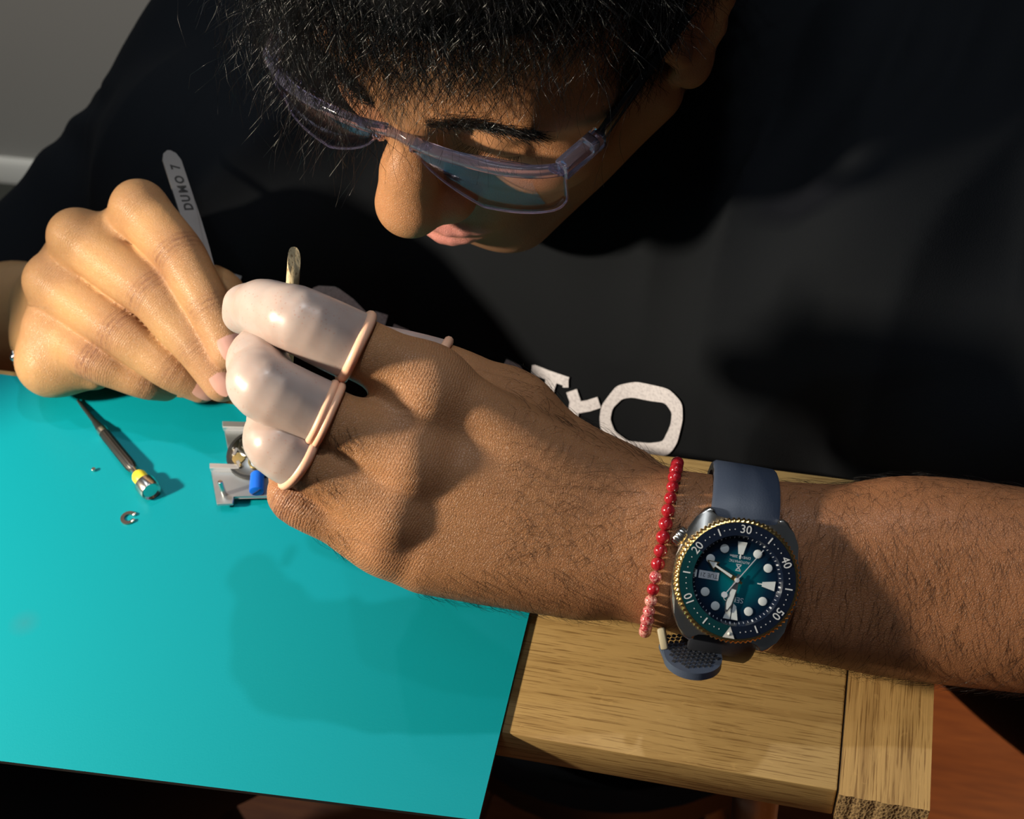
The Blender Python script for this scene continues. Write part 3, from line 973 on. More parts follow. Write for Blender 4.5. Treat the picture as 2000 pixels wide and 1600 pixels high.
def strands(name, P, rad, m, parent, kind=None):
    """P (n, k, 3) polylines -> one mesh of three-sided tapering tubes"""
    n, k, _ = P.shape
    T = np.gradient(P, axis=1); T /= np.linalg.norm(T, axis=2, keepdims=True) + 1e-12
    ref = np.where(np.abs(T[..., 2:3]) > .9, np.array([1., 0, 0]), np.array([0, 0, 1.]))
    U = np.cross(T, ref); U /= np.linalg.norm(U, axis=2, keepdims=True) + 1e-12
    W = np.cross(T, U)
    rad = np.asarray(rad)
    if rad.ndim == 1: rad = np.tile(rad, (n, 1))
    V = np.empty((n, k, 3, 3))
    for j in range(3):
        an = 2 * math.pi * j / 3
        V[:, :, j] = P + (U * math.cos(an) + W * math.sin(an)) * rad[..., None]
    base = (np.arange(n) * k * 3)[:, None, None] + (np.arange(k - 1) * 3)[None, :, None]
    q = []
    for j in range(3):
        j2 = (j + 1) % 3
        q.append(np.stack([base + j, base + j2, base + 3 + j2, base + 3 + j], -1))
    Q = np.concatenate([x.reshape(-1, 4) for x in q])
    o = np_mesh(name, V.reshape(-1, 3), Q, m, parent)
    if kind: o['kind'] = kind
    return o


M_hair = mat('black_hair', (.004, .0042, .005), .24, spec=.34)
M_hairb = mat('hair_base', (.004, .004, .0045), .9, spec=.1)
CR_C, CR_R = np.array([0, -14, 47.]), np.array([77., 97, 85.5])


def hairline(p):
    """True where the scalp carries hair; p in head millimetres"""
    x, y, z = np.abs(p[:, 0]), p[:, 1], p[:, 2]
    front = z > np.where(p[:, 0] > 22, 66, 71) - .0030 * (x - 30) ** 2 * (x < 60) - np.clip((52 - y) * .95, 0, 200)
    side = (y < 40) & (z > 26 - np.clip((8 - y), 0, 26) * .2)
    burn = (np.abs(y - 22) < 9) & (z > -6)
    back = (y < -24) & (z > -34)
    return (front & (y > 28) & (z > 40)) | side | burn | back


def scalp(n, rng):
    d = rng.normal(size=(n * 3, 3)); d /= np.linalg.norm(d, axis=1)[:, None]
    p = CR_C + d * CR_R; ok = hairline(p)
    return p[ok][:n]


def grow(p, length, steps, rng, fringe, lift=.70, curl=.72):
    """curly strands in the head frame"""
    n = len(p)
    nor = (p - CR_C) / CR_R ** 2; nor /= np.linalg.norm(nor, axis=1)[:, None]
    grav = HM.T @ np.array([0, 0, -1.0])
    fwd = np.array([0, 1.0, 0])
    flow = fwd * .35 + grav * .25
    flow = flow - nor * (nor @ flow)[:, None]
    d = nor * lift + flow * (1 + 1.1 * fringe)[:, None] + rng.normal(size=(n, 3)) * .55
    d /= np.linalg.norm(d, axis=1)[:, None]
    # neighbouring strands share a curl phase, which makes locks
    ph = 9 * sines(tuple(p.T), (.05, .09), 21) + rng.normal(size=n) * .7
    sp = rng.uniform(.55, 1.0, n) * np.where(rng.random(n) < .5, 1, -1)
    out = [p]; step = length / steps
    for i in range(steps):
        a = np.cross(d, nor); a /= np.linalg.norm(a, axis=1)[:, None] + 1e-9; b = np.cross(d, a)
        cu = (a * np.cos(ph + i * sp)[:, None] + b * np.sin(ph + i * sp)[:, None]) * curl
        d2 = d + cu; d2 /= np.linalg.norm(d2, axis=1)[:, None]
        q = out[-1] + d2 * step[:, None]
        k = np.sqrt((((q - CR_C) / (CR_R + 2.5)) ** 2).sum(1))          # stay outside the skull
        q = np.where((k < 1)[:, None], CR_C + (q - CR_C) / k[:, None], q)
        out.append(q)
        d = d + grav * (.10 + .16 * fringe)[:, None] + fwd * .03
        d /= np.linalg.norm(d, axis=1)[:, None]
    return np.stack(out, 1)


def to_world(P): return HT + (P.reshape(-1, 3) @ HM.T).reshape(P.shape) * .001


rng = np.random.default_rng(11)
# dark under-layer that fills the depth of the hair
ii, jj = np.meshgrid(np.linspace(.02, math.pi - .02, 70), np.linspace(0, 2 * math.pi, 111)[:-1], indexing='ij')
D = np.stack([np.sin(ii) * np.cos(jj), np.sin(ii) * np.sin(jj), np.cos(ii)], -1).reshape(-1, 3)
Pb = CR_C + D * CR_R
edge = sines(tuple(Pb.T), (.08, .16), 6)
ok = hairline(Pb + np.array([0, -4.0, 2.0]))
thick = (15 + 7 * edge) * np.where((Pb[:, 0] < -45) & (Pb[:, 2] < 70), .3, 1)
thick = thick * np.where(Pb[:, 1] > 30, np.clip((Pb[:, 2] - 62) / 30, .12, 1), 1)
Pb = CR_C + D * (CR_R + thick[:, None])
n0, n1 = ii.shape
idx = np.arange(n0 * n1).reshape(n0, n1)
q = np.stack([idx[:-1], np.roll(idx, -1, 1)[:-1], np.roll(idx, -1, 1)[1:], idx[1:]], -1).reshape(-1, 4)
q = q[ok[q].all(1)]
used = np.unique(q); rm = np.full(len(Pb), -1); rm[used] = np.arange(len(used))
hair = np_mesh('hair', to_world(Pb[used]), rm[q], M_hairb, person)
hair['label'] = 'short curly black hair with a loose fringe'
p = scalp(30000, rng)
fr = np.clip((p[:, 1] - 25) / 35, 0, 1)
ln = rng.uniform(34, 58, len(p)) + fr * np.where(p[:, 0] > 22, rng.uniform(4, 22, len(p)), rng.uniform(-14, 6, len(p))); ln *= np.where((p[:, 0] < -45) & (p[:, 2] < 70), .45, 1) * np.where(p[:, 0] > 25, 1.45, 1)
strands('hair_strands', to_world(grow(p, ln, 9, rng, fr)), np.linspace(.00013, .00006, 10), M_hair, hair, 'stuff')
# long loose fringe over the far lens and single flyaway hairs
p = scalp(9000, rng); f2 = p[(p[:, 1] > 38) & (p[:, 2] < 105) & ((p[:, 0] > 8) | (rng.random(len(p)) < .28))][:620]
strands('fringe', to_world(grow(f2, rng.uniform(48, 80, len(f2)) * np.where(f2[:, 0] > 20, 1.25, .9), 11, rng, np.ones(len(f2)) * .8, .9, .34)), np.linspace(.00011, .00005, 12), M_hair, hair, 'stuff')

# eyebrows and lashes
for s in (-1, 1):
    n = 420; t = rng.uniform(0, 1, n)
    b = np.stack([s * (12 + 40 * t), 98 - 2 * t - 16 * t ** 2.2, 36 + 6 * np.sin(t * 2.6) - 5 * t + rng.normal(0, 2.0, n) * (1 - .5 * t)], 1)
    d = np.stack([s * (.55 + .3 * t), .25 - .3 * t, .75 - 1.0 * t], 1) + rng.normal(0, .18, (n, 3))
    bw = to_world(b); dist = sdf_points(head, bw)
    inward = (to_world(np.zeros((1, 3)) + np.array([0, 40, 20])) - bw); inward /= np.linalg.norm(inward, axis=1)[:, None]
    for _ in range(4):
        bw = bw + inward * sdf_points(head, bw)[:, None]
    dw = d @ HM.T; dw /= np.linalg.norm(dw, axis=1)[:, None]
    L = rng.uniform(.006, .010, n)
    P = np.stack([bw + dw * (L * k / 4)[:, None] - inward * (.0002 + .0010 * math.sin(k / 4 * 3)) for k in range(5)], 1)
    strands('eyebrow', P, np.linspace(.00014, .00006, 5), M_hair, person)
    n = 60; t = np.linspace(-1, 1, n)
    b = np.stack([s * (31 + 12 * t), 86.5 - 3.2 * t * t, 11.0 - 0 * t + 1.0 * t * t], 1)
    d = np.stack([s * .35 * t, np.ones(n) * .9, -.25 - 0 * t], 1) + rng.normal(0, .1, (n, 3)); d /= np.linalg.norm(d, axis=1)[:, None]
    P = np.stack([b + d * (9 * k / 4) + np.array([0, 0, .9 * (k / 4) ** 2 * 3]) for k in range(5)], 1)
    strands('eyelashes', to_world(P), np.linspace(.00011, .00004, 5), M_hair, person)

# hair on the left forearm, hand back and finger roots
me = person.data
NRM = np.empty(len(me.vertices) * 3, np.float32); me.vertices.foreach_get('normal', NRM); NRM = NRM.reshape(-1, 3).astype(float)


def body_hair(name, centre_test, n, length, direction, rad, seed, parent=person, lift=.35):
    r = np.random.default_rng(seed); cand = np.where(centre_test(BV))[0]
    if not len(cand): return None
    pick = r.choice(cand, n); P0 = BV[pick] + r.normal(0, .0004, (n, 3)); N = NRM[pick]
    d = direction(P0) + r.normal(0, .20, (n, 3)); d = d - N * (d * N).sum(1)[:, None]; d /= np.linalg.norm(d, axis=1)[:, None] + 1e-9
    L = r.uniform(.45, 1.0, n) * length; bend = r.normal(0, .32, (n, 1)) * np.cross(N, d)
    out = []
    for k in range(6):
        t = k / 5
        out.append(P0 + (d + bend * t) * (L * t)[:, None] + N * (L * lift * (t - .62 * t * t))[:, None] - N * .0001)
    return strands(name, np.stack(out, 1), np.linspace(rad, rad * .45, 6), M_hair, parent, 'stuff')


ARM0 = at(1260, 1070, .528); ARMX = (at(1830, 1130, .535) - ARM0); ARMX /= np.linalg.norm(ARMX)
camr = CAMP
ulnar = at(1600, 1300, .53) - at(1600, 950, .53); ulnar /= np.linalg.norm(ulnar)
in_box = lambda P: (P[:, 0] > BOXES[0][0][0] + .004) & (P[:, 0] < BOXES[0][1][0] - .001) & (P[:, 1] < .41) & (P[:, 1] > .246) & (P[:, 2] < .2)
sA = lambda P: (P - ARM0) @ ARMX
body_hair('arm_hair', lambda P: in_box(P) & (sA(P) > .008) & (P[:, 2] > .02), 3000, .0125, lambda P: ulnar * .9 - ARMX * .35 + 0 * P, .000052, 31, lift=.3)
body_hair('wrist_hair', lambda P: in_box(P) & (sA(P) > -.055) & (sA(P) < .012) & (((P - ARM0) @ ulnar) < .004), 900, .0105, lambda P: ulnar * .5 - ARMX * .7 + 0 * P, .000055, 32, lift=.5)
body_hair('hand_hair', lambda P: in_box(P) & (sA(P) > -.085) & (sA(P) < -.002) & (((P - ARM0) @ ulnar) > .004), 420, .0085, lambda P: ulnar * .8 + ARMX * .2 + 0 * P, .000055, 33, lift=.5)
for ch, t0 in ((L_mid, .52), (L_rng, .62), (L_lit, .5)):
    c = sub(ch[0], ch[1], t0)
    body_hair('finger_hair', lambda P, c=c: in_box(P) & (((P - c) ** 2).sum(1) < .0125 ** 2) & (((P - c) @ ulnar) > .001), 60, .0060, lambda P: ulnar * .9 + ARMX * .35 + 0 * P, .000055, 34, lift=.5)
# ---------------------------------------------------------------- safety glasses
M_clear = bpy.data.materials.new('clear_lens'); M_clear.use_nodes = True
_nt = M_clear.node_tree; _nt.nodes.remove(_nt.nodes['Principled BSDF']); _out = _nt.nodes['Material Output']
_tr = _nt.nodes.new('ShaderNodeBsdfTransparent'); _tr.inputs[0].default_value = (.93, .91, .97, 1)
_gl = _nt.nodes.new('ShaderNodeBsdfGlossy'); _gl.inputs['Roughness'].default_value = .04; _gl.inputs[0].default_value = (.86, .86, 1.0, 1)
_fr = _nt.nodes.new('ShaderNodeFresnel'); _fr.inputs[0].default_value = 1.42
_mx = _nt.nodes.new('ShaderNodeMixShader')
_mu = _nt.nodes.new('ShaderNodeMath'); _mu.operation = 'MULTIPLY'; _mu.inputs[1].default_value = .10; _nt.links.new(_fr.outputs[0], _mu.inputs[0]); _nt.links.new(_mu.outputs[0], _mx.inputs[0]); _nt.links.new(_tr.outputs[0], _mx.inputs[1]); _nt.links.new(_gl.outputs[0], _mx.inputs[2])
_nt.links.new(_mx.outputs[0], _out.inputs['Surface'])
M_poly = mat('clear_frame', (.66, .64, .90), .05, spec=.8, Transmission_Weight=.95, IOR=1.5)
M_temple = mat('black_plastic', (.006, .006, .007), .22)
glasses = empty('safety_glasses', hp(0, 60, 25), 'clear wraparound safety glasses with black arms worn on the man\'s face', 'glasses')
bpy.context.view_layer.update()
GI = glasses.matrix_world.inverted()


def gl_part(name, bm, m, smooth=True, parent=None):
    o = bm_obj(name, bm, m, parent or glasses, smooth); o.matrix_parent_inverse = GI if parent is None else Matrix.Identity(4)
    return o


GM = np.array([[-0.9575, -0.2865, 0.0343], [0.2701, -0.9316, -0.2433], [0.1017, -0.2237, 0.9693]])
_u, _s, _v = np.linalg.svd(GM); GM = _u @ _v
GT = np.array([-0.1735, 0.4390, 0.1657])


def gp(x, y, z):
    """glasses frame (right, forward, up; millimetres from the bridge) -> world"""
    return GT + GM @ (np.array([x, y, z], float) * .001)


def arc(s):
    """brow line, s from -1 (his left) to 1 (his right)"""
    a = abs(s); return np.array([70 * math.sin(s * 1.12) / math.sin(1.12), 1.5 - 16.5 * a ** 2.6 - 2.0 * math.exp(-(s / .10) ** 2), -3.0 * a * a])


pts = [gp(*arc(-1 + 2 * i / 48)) for i in range(49)]
bm = bmesh.new(); tube_bm(bm, pts, [.0025] * 49, 10, flat=(GM[:, 2], 1.3)); gl_part('frame_bar', bm, M_poly)
for sg in (-1, 1):
    bm = bmesh.new(); S0, S1 = .10, .99; nu, nv = 30, 12; rows = []
    for side in (0, 1):
        R = []
        for i in range(nu + 1):
            f = i / nu; s = sg * (S0 + (S1 - S0) * f); a = arc(s)
            h = 28 * (min(1, f / .40) ** .5) * (1 - .14 * f * f) * (1 - (max(0, (f - .86) / .14)) ** 3 * .16)
            h = max(h, 5)
            outw = np.array([math.sin(s * .75), math.cos(s * .75), 0])
            R.append([])
            for j in range(nv + 1):
                t = j / nv
                q = a + outw * (.9 * side + 3.0 * math.sin(t * 2.4) - 3.0 * t) + np.array([0, 0, -1.5 - h * t])
                R[-1].append(bm.verts.new(gp(*q)))
        rows.append(R)
    for side in (0, 1):
        for i in range(nu):
            for j in range(nv):
                R = rows[side]; bm.faces.new((R[i][j], R[i + 1][j], R[i + 1][j + 1], R[i][j + 1]))
    A, B = rows
    loop = [(i, 0) for i in range(nu)] + [(nu, j) for j in range(nv)] + [(i, nv) for i in range(nu, 0, -1)] + [(0, j) for j in range(nv, 0, -1)]
    for k in range(len(loop)):
        (i, j), (i2, j2) = loop[k], loop[(k + 1) % len(loop)]
        bm.faces.new((A[i][j], A[i2][j2], B[i2][j2], B[i][j]))
    rim = [A[i][j].co.lerp(B[i][j].co, .5) for i, j in loop if j > 0 or i in (0, nu)]
    lens = gl_part('lens', bm, M_clear)
    bm = bmesh.new(); tube_bm(bm, rim, .00050, 6); gl_part('lens_rim', bm, M_poly, True, lens)
    # clear hinge block and black arm
    a = gp(*arc(sg * .985)); e = gp(sg * 75.5, -35, -3); L = np.linalg.norm(e - a)
    bm = bmesh.new(); M4 = frame((a + e) / 2, e - a, GM[:, 2])
    box_bm(bm, (-.0034, -.0040, -L / 2 - .0015), (.0034, .0040, L / 2), .0011, M4, 2)
    hb = gl_part('hinge_block', bm, M_poly, 40)
    bm = bmesh.new(); box_bm(bm, (-.0018, -.0024, L / 2 - .0075), (.0038, .0024, L / 2 - .0035), .0006, M4); gl_part('hinge_pin', bm, mat('steel_pin', (.7, .7, .72), .25, 1.0), 40, hb)
    bm = bmesh.new()
    tp = [e + (a - e) * .05, sub(e, hp(sg * 77.5, 10, 24), .5), hp(sg * 78.5, 10, 24), hp(sg * 81, -14, 26), hp(sg * 82, -26, 17), hp(sg * 80, -33, -2)]
    tube_bm(bm, tp, [.0038, .0040, .0036, .0034, .0032, .0026], 12, flat=(HM[:, 0], .55))
    gl_part('temple', bm, M_temple)
# nose pads
for sg in (-1, 1):
    bm = bmesh.new(); tube_bm(bm, [gp(sg * 8, 1, -3), gp(sg * 9.5, -3, -10), gp(sg * 12, -7, -17)], [.0012, .0026, .0016], 8, flat=(HM[:, 0], .5)); gl_part('nose_pad', bm, M_poly)

# ---------------------------------------------------------------- finger cots
M_cot = mat('white_latex', (.74, .66, .62), .33, spec=.45, Subsurface_Weight=.35, Subsurface_Scale=.004); _t = NT(M_cot)
_t.b.inputs['Subsurface Radius'].default_value = (1.0, .5, .35)
_v = _t.coords(); _n = _t.noise(_v, 70, 2, .5)
_c = _t.ramp(_n, [(.25, (.40, .295, .255)), (.75, (.50, .41, .375))])
_sp = _t.new('ShaderNodeTexVoronoi', i_Scale=620.0); _t.l(_v, _sp.inputs['Vector'])
_spk = _t.math('MULTIPLY', _t.ramp(_sp.outputs['Distance'], [(.16, (1, 1, 1)), (.26, (0, 0, 0))]), _t.math('GREATER_THAN', _t.noise(_v, 75, 2), .53))
_t.l(_t.mix(_t.math('MULTIPLY', _spk, .55), _c, (.42, .24, .19)), _t.b.inputs['Base Color'])
_t.l(_t.bump(_t.noise(_v, 300, 2), .05, .0005), _t.b.inputs['Normal'])
M_roll = mat('peach_rubber', (.88, .50, .33), .38, spec=.45, Subsurface_Weight=.2, Subsurface_Scale=.003)


def cot(label, ent, chn, ringc, axis, rr, ring_tilt=0.0, seed=0, loops=1):
    root = empty('finger_cot', ringc, label, 'finger cot', 'white finger cots on the left hand'); bpy.context.view_layer.update()
    inv = root.matrix_world.inverted()
    axis = axis / np.linalg.norm(axis)
    lo, hi = prim_box(('g', ent))
    g = Grid(lo - .004, hi + .004, .0009)
    F = g.eval(ent) - .0010
    X, Y, Z = g.XYZ()
    F = F - .00012 * (1 + sines((X * 1.0, Y * 1.0, Z * 1.0), (350, 700), seed + 3))
    cut = ((X - ringc[0]) * axis[0] + (Y - ringc[1]) * axis[1] + (Z - ringc[2]) * axis[2]).astype(np.float32)
    F = np.maximum(F, cut)
    V, Q = g.mesh(F)
    o = np_mesh('sheath', V, Q, M_cot, root); o.matrix_parent_inverse = inv
    M4 = frame(ringc - axis * .0004, axis, HM[:, 2])
    for k in range(loops):
        bm = bmesh.new(); p = []
        for i in range(48):
            an = 2 * math.pi * i / 48
            p.append(M4 @ Vector(((rr + .0009 + .0003 * k) * math.cos(an), (rr + .0009 + .0003 * k) * math.sin(an), .0024 * k + .0005 * math.sin(2 * an + seed))))
        tube_bm(bm, p, .00195 if loops == 1 else .00150, 10, closed=True)
        r = bm_obj('rolled_rim', bm, M_roll, root, True); r.matrix_parent_inverse = inv
        r['label'] = 'peach coloured rolled rim'
    return root


def on_chain(ch, t): return sub(ch[0], ch[1], t)


tip = L_idx[3]
idx_ent = finger(L_idx, (11.9, 11.1, 9.6, 8.2)) + [(S_(at(474, 596, .523), .0062), .003), (S_(at(468, 618, .526), .0050), .003)]
cot('white finger cot on the index finger, uppermost, below the wooden stick', idx_ent, L_idx, on_chain(L_idx, .60), L_idx[0] - L_idx[1], .0116, seed=1)
cot('white finger cot on the middle finger, between two other cots', finger(L_mid, (11.9, 11.0, 9.9, 8.4)), L_mid, on_chain(L_mid, .645), L_mid[0] - L_mid[1], .0115, seed=2, loops=2)
cot('white finger cot on the ring finger, lowest, beside the watch movement', finger(L_rng, (11.4, 10.5, 9.3, 8.0)), L_rng, on_chain(L_rng, .80), L_rng[0] - L_rng[1], .0106, seed=4)
cot('white finger cot on the thumb, mostly hidden behind the index finger', L_thumb, L_thb, sub(L_thb[1], L_thb[2], .97), L_thb[1] - L_thb[2], .0110, seed=6)

# ---------------------------------------------------------------- finger nails of the right hand
M_nail = mat('nail', (.56, .30, .24), .28, spec=.5)


def nail(ch, r, toward, w, ln):
    c, d = ch[2], ch[3]; ax = d - c; ax /= np.linalg.norm(ax)
    up = np.asarray(toward, float); up = up - ax * (up @ ax); up /= np.linalg.norm(up); sd = np.cross(ax, up)
    V = []; nu, nv = 10, 9
    ctr = d + ax * .0010
    for i in range(nu + 1):
        u = i / nu - .5
        for j in range(nv + 1):
            v = j / nv - .5
            ww = w * (1 - .35 * (2 * abs(u)) ** 3.5)
            an = v * ww / r
            rad = r + .00045 - .0012 * max(0, u) ** 2 * 4 - .0004 * max(0, -u * 2 - .6)
            V.append(ctr + ax * (u * ln) + (up * math.cos(an) + sd * math.sin(an)) * rad)
    Q = [(i * (nv + 1) + j, (i + 1) * (nv + 1) + j, (i + 1) * (nv + 1) + j + 1, i * (nv + 1) + j + 1) for i in range(nu) for j in range(nv)]
    np_mesh('fingernail', V, Q, M_nail, person)


def toward_px(p, px, py, dep): return at(px, py, dep) - p


nail(R_idx, .0086, toward_px(R_idx[3], 460, 668, .628), .0125, .0130)
nail(R_mid, .0088, toward_px(R_mid[3], 440, 736, .637), .0125, .0130)
nail(R_rng, .0088, np.array([.2, -.5, .6]), .0115, .0115)
# ---------------------------------------------------------------- wristwatch


def contour(org, ax, u, v, n, inflate=0.0, lim=.075):
    """outline of the forearm in the plane (u, v) through org"""
    an = np.linspace(0, 2 * math.pi, n, endpoint=False)
    D = np.cos(an)[:, None] * u + np.sin(an)[:, None] * v
    lo, hi = np.zeros(n), np.full(n, lim)
    ent = [(('g', L_palm), 0)]
    for _ in range(22):
        m = (lo + hi) / 2; f = sdf_points(ent, org + D * m[:, None]) - inflate
        lo = np.where(f < 0, m, lo); hi = np.where(f < 0, hi, m)
    return org + D * ((lo + hi) / 2)[:, None]


M_steel = mat('polished_steel', (.68, .66, .62), .24, 1.0)
M_brush = mat('brushed_steel', (.55, .54, .52), .32, 1.0)
M_gold = mat('gold_plate', (.88, .60, .22), .22, 1.0)
M_navy = mat('bezel_navy', (.006, .010, .022), .16, spec=.6)
M_bteal = mat('bezel_teal', (.003, .028, .034), .16, spec=.6)
M_lume = mat('lume_white', (.62, .64, .60), .5)
M_pale = mat('pale_print', (.50, .52, .54), .5)
M_dial = mat('dial_teal', (.0, .1, .12), .28); _t = NT(M_dial)
_tc = _t.new('ShaderNodeTexCoord'); _ln = _t.new('ShaderNodeVectorMath', operation='LENGTH'); _t.l(_tc.outputs['Object'], _ln.inputs[0])
_f = _t.math('MULTIPLY', _ln.outputs['Value'], 1 / .0160)
_t.l(_t.ramp(_f, [(0, (.0, .20, .215)), (.35, (.0, .125, .155)), (.72, (.003, .025, .055)), (1, (.003, .006, .018))]), _t.b.inputs['Base Color'])
_t.b.inputs['Metallic'].default_value = .3
M_strap = mat('slate_rubber', (.045, .060, .095), .48, spec=.4); _t = NT(M_strap)
_t.l(_t.bump(_t.noise(_t.coords(), 1400, 2), .15, .0003), _t.b.inputs['Normal'])
M_strapd = mat('dark_rubber', (.012, .014, .020), .55)
M_keep = mat('beige_rubber', (.36, .31, .20), .5)

WC = at(1440, 1134, .4985)
vd = (CAMP - WC) / np.linalg.norm(CAMP - WC)
R_img, D_img = RW[:, 0], RW[:, 1]                       # image right / image down in world
WN = vd + .13 * R_img + .09 * D_img; WN /= np.linalg.norm(WN)
W12 = -18 * R_img + 108 * D_img
WM = frame(WC, WN, W12)
watch = empty('wristwatch', WC, 'steel dive watch with gold bezel and teal dial on the left wrist', 'watch', mat=WM)
bpy.context.view_layer.update()


def wp(name, bm, m, smooth=False, parent=None): return bm_obj(name, bm, m, parent or watch, smooth)


s_ = .001
# cushion case
q = [(22.6, 0), (22.5, 5), (21.6, 10.5), (19.8, 15.6), (17.6, 19.8), (15.2, 23.0), (13.2, 24.0), (11.4, 23.6), (11.2, 20.3), (0, 20.3)]
poly = [(x, y) for x, y in q] + [(-x, y) for x, y in q[-2::-1]] + [(-x, -y) for x, y in q[1:]] + [(x, -y) for x, y in q[-2:0:-1]]
poly = [(x * s_, y * s_) for x, y in poly]
bm = bmesh.new(); prism_bm(bm, poly, -.0108, -.0028)
es = [e for e in bm.edges if abs(e.verts[0].co.z - e.verts[1].co.z) < 1e-6 and e.verts[0].co.z > -.003]
bmesh.ops.bevel(bm, geom=es, offset=.0011, segments=3, affect='EDGES', profile=.5)
case = wp('case', bm, M_steel, 35)
bm = bmesh.new(); lathe_bm(bm, [(0, -.0118), (.0175, -.0118), (.0185, -.0106), (0, -.0106)], 48); wp('case_back', bm, M_brush, 35)
# coin-edge bezel
nb = 78
bm = bmesh.new()
lathe_bm(bm, [(.0165, -.0028), (.0212, -.0028), (.0219, -.0022), (.0219, .0001), (.0213, .0008), (.0206, .0010), (.0204, .0006), (.0165, .0004), (.0165, -.0028)], nb * 4, None,
         lambda k, i: 1.0 + (.016 if (k % 4) in (0, 1) else -.010) * (1 if i in (2, 3) else .45 if i in (1, 4) else 0))
bez = wp('bezel', bm, M_gold, 50)


def ring_sector(r0, z0, r1, z1, a0, a1, n, th=.0004):
    bm = bmesh.new(); A = []
    for k in range(n + 1):
        an = a0 + (a1 - a0) * k / n
        cx, cy = math.sin(an), math.cos(an)
        A.append([bm.verts.new((cx * r, cy * r, z)) for r, z in ((r0, z0), (r1, z1), (r1, z1 - th), (r0, z0 - th))])
    for k in range(n):
        for j in range(4):
            bm.faces.new((A[k][j], A[k][(j + 1) % 4], A[k + 1][(j + 1) % 4], A[k + 1][j]))
    bm.faces.new(A[0]); bm.faces.new(A[-1][::-1])
    return bm


# clock positions run clockwise seen from the front: angle measured from 12 towards 3
def pol(deg, r): a = math.radians(deg); return math.sin(a) * r, math.cos(a) * r


# frame() gives x = y cross z, which is the 3 o'clock side seen from the front
wp('insert', ring_sector(.0160, .0014, .0205, .0010, 0, math.radians(120), 40), M_bteal, 40, bez)
wp('insert', ring_sector(.0160, .0014, .0205, .0010, math.radians(120), 2 * math.pi, 80), M_navy, 40, bez)
bm = bmesh.new()
for mn in range(60):
    if mn == 0 or mn in (10, 20, 30, 40, 50): continue
    x, y = pol(mn * 6, .0182)
    if mn % 5 == 0:
        box_bm(bm, (-.00022, -.0013, .00125), (.00022, .0013, .00140), 0, Matrix.Translation((x, y, 0)) @ Matrix.Rotation(-math.radians(mn * 6), 4, 'Z'))
    elif min(abs(mn - t) for t in (0, 10, 20, 30, 40, 50, 60)) > 1:
        lathe_bm(bm, [(0, .00122), (.00020, .00122), (.00020, .00138), (0, .0014)], 8, Matrix.Translation((x, y, 0)))
wp('minute_track', bm, M_pale, False, bez)
for n_ in (10, 20, 30, 40, 50):
    x, y = pol(n_ * 6, .0182)
    text_mesh('numeral', str(n_), .0042, M_pale, bez, Matrix.Translation((x, y, .00136)) @ Matrix.Rotation(-math.radians(n_ * 6), 4, 'Z'), .00004)
bm = bmesh.new(); prism_bm(bm, [(-.0021, .0204), (.0021, .0204), (0, .0163)], .00122, .0014); tri = wp('zero_triangle', bm, mat('silver_paint', (.45, .44, .42), .4), False, bez)
bm = bmesh.new(); lathe_bm(bm, [(.0006, .0013), (.0006, .0016), (.0003, .0019), (0, .0020)], 16, Matrix.Translation((0, .0189, 0))); wp('pearl', bm, M_lume, True, tri)
# dial side
bm = bmesh.new(); lathe_bm(bm, [(0, -.0022), (.0152, -.0022), (.0152, -.0025), (0, -.0025)], 64); wp('dial', bm, M_dial, 40)
bm = bmesh.new(); lathe_bm(bm, [(.0147, -.0022), (.0161, .0005), (.0163, .0005), (.0163, -.0024), (.0147, -.0024), (.0147, -.0022)], 72); chap = wp('chapter_ring', bm, M_navy, 40)
bm = bmesh.new()
for mn in range(60):
    an = mn * 6; big = mn % 5 == 0
    Mx = Matrix.Rotation(-math.radians(an), 4, 'Z') @ Matrix.Translation((0, .0150, -.00170)) @ Matrix.Rotation(math.atan2(.0027, .0014), 4, 'X')
    box_bm(bm, (-.00028 if big else -.00010, 0, 0), (.00028 if big else .00010, .0014 if big else .0012, .00006), 0, Mx)
wp('minute_ticks', bm, M_pale, False, chap)
for hr in (1, 2, 4, 5, 7, 8, 10, 11):
    x, y = pol(hr * 30, .0119)
    bm = bmesh.new(); lathe_bm(bm, [(.00155, -.0022), (.00155, -.0018), (.00130, -.0017), (0, -.0017)], 24, Matrix.Translation((x, y, 0))); wp('hour_marker', bm, M_lume, 40)
for hr, w0, w1, l0, l1 in ((12, .0013, .0026, .0092, .0141), (6, .0008, .0017, .0092, .0137), (9, .0008, .0017, .0092, .0137)):
    Mx = Matrix.Rotation(-math.radians(hr * 30), 4, 'Z')
    bm = bmesh.new()
    if hr == 12:
        prism_bm(bm, [(-.0003 - w0 * .8, l0), (-.0002, l0 - .0008), (-.0002, l1), (-w1, l1)], -.0022, -.0017, Mx); prism_bm(bm, [(.0002, l0 - .0008), (.0003 + w0 * .8, l0), (w1, l1), (.0002, l1)], -.0022, -.0017, Mx)
    else:
        prism_bm(bm, [(-w0, l0), (w0, l0), (w1, l1), (-w1, l1)], -.0022, -.0017, Mx); box_bm(bm, (-.0002, l0 - .0017, -.0022), (.0002, l0, -.0018), 0, Mx)
    wp('hour_marker', bm, M_lume)
bm = bmesh.new(); box_bm(bm, (.0143, -.0013, -.0022), (.0152, .0013, -.0018)); wp('hour_marker', bm, M_lume)
bm = bmesh.new(); box_bm(bm, (.0064, -.0014, -.0022), (.0135, .0014, -.0020)); dw = wp('date_window', bm, mat('date_white', (.50, .51, .52), .5))
text_mesh('date_text', 'TUE 21', .0021, mat('date_ink', (.01, .01, .015), .6), dw, Matrix.Translation((.00995, 0, -.00198)))
text_mesh('dial_text', 'SEIKO', .0027, M_pale, watch, Matrix.Translation((0, .0069, -.00216)))
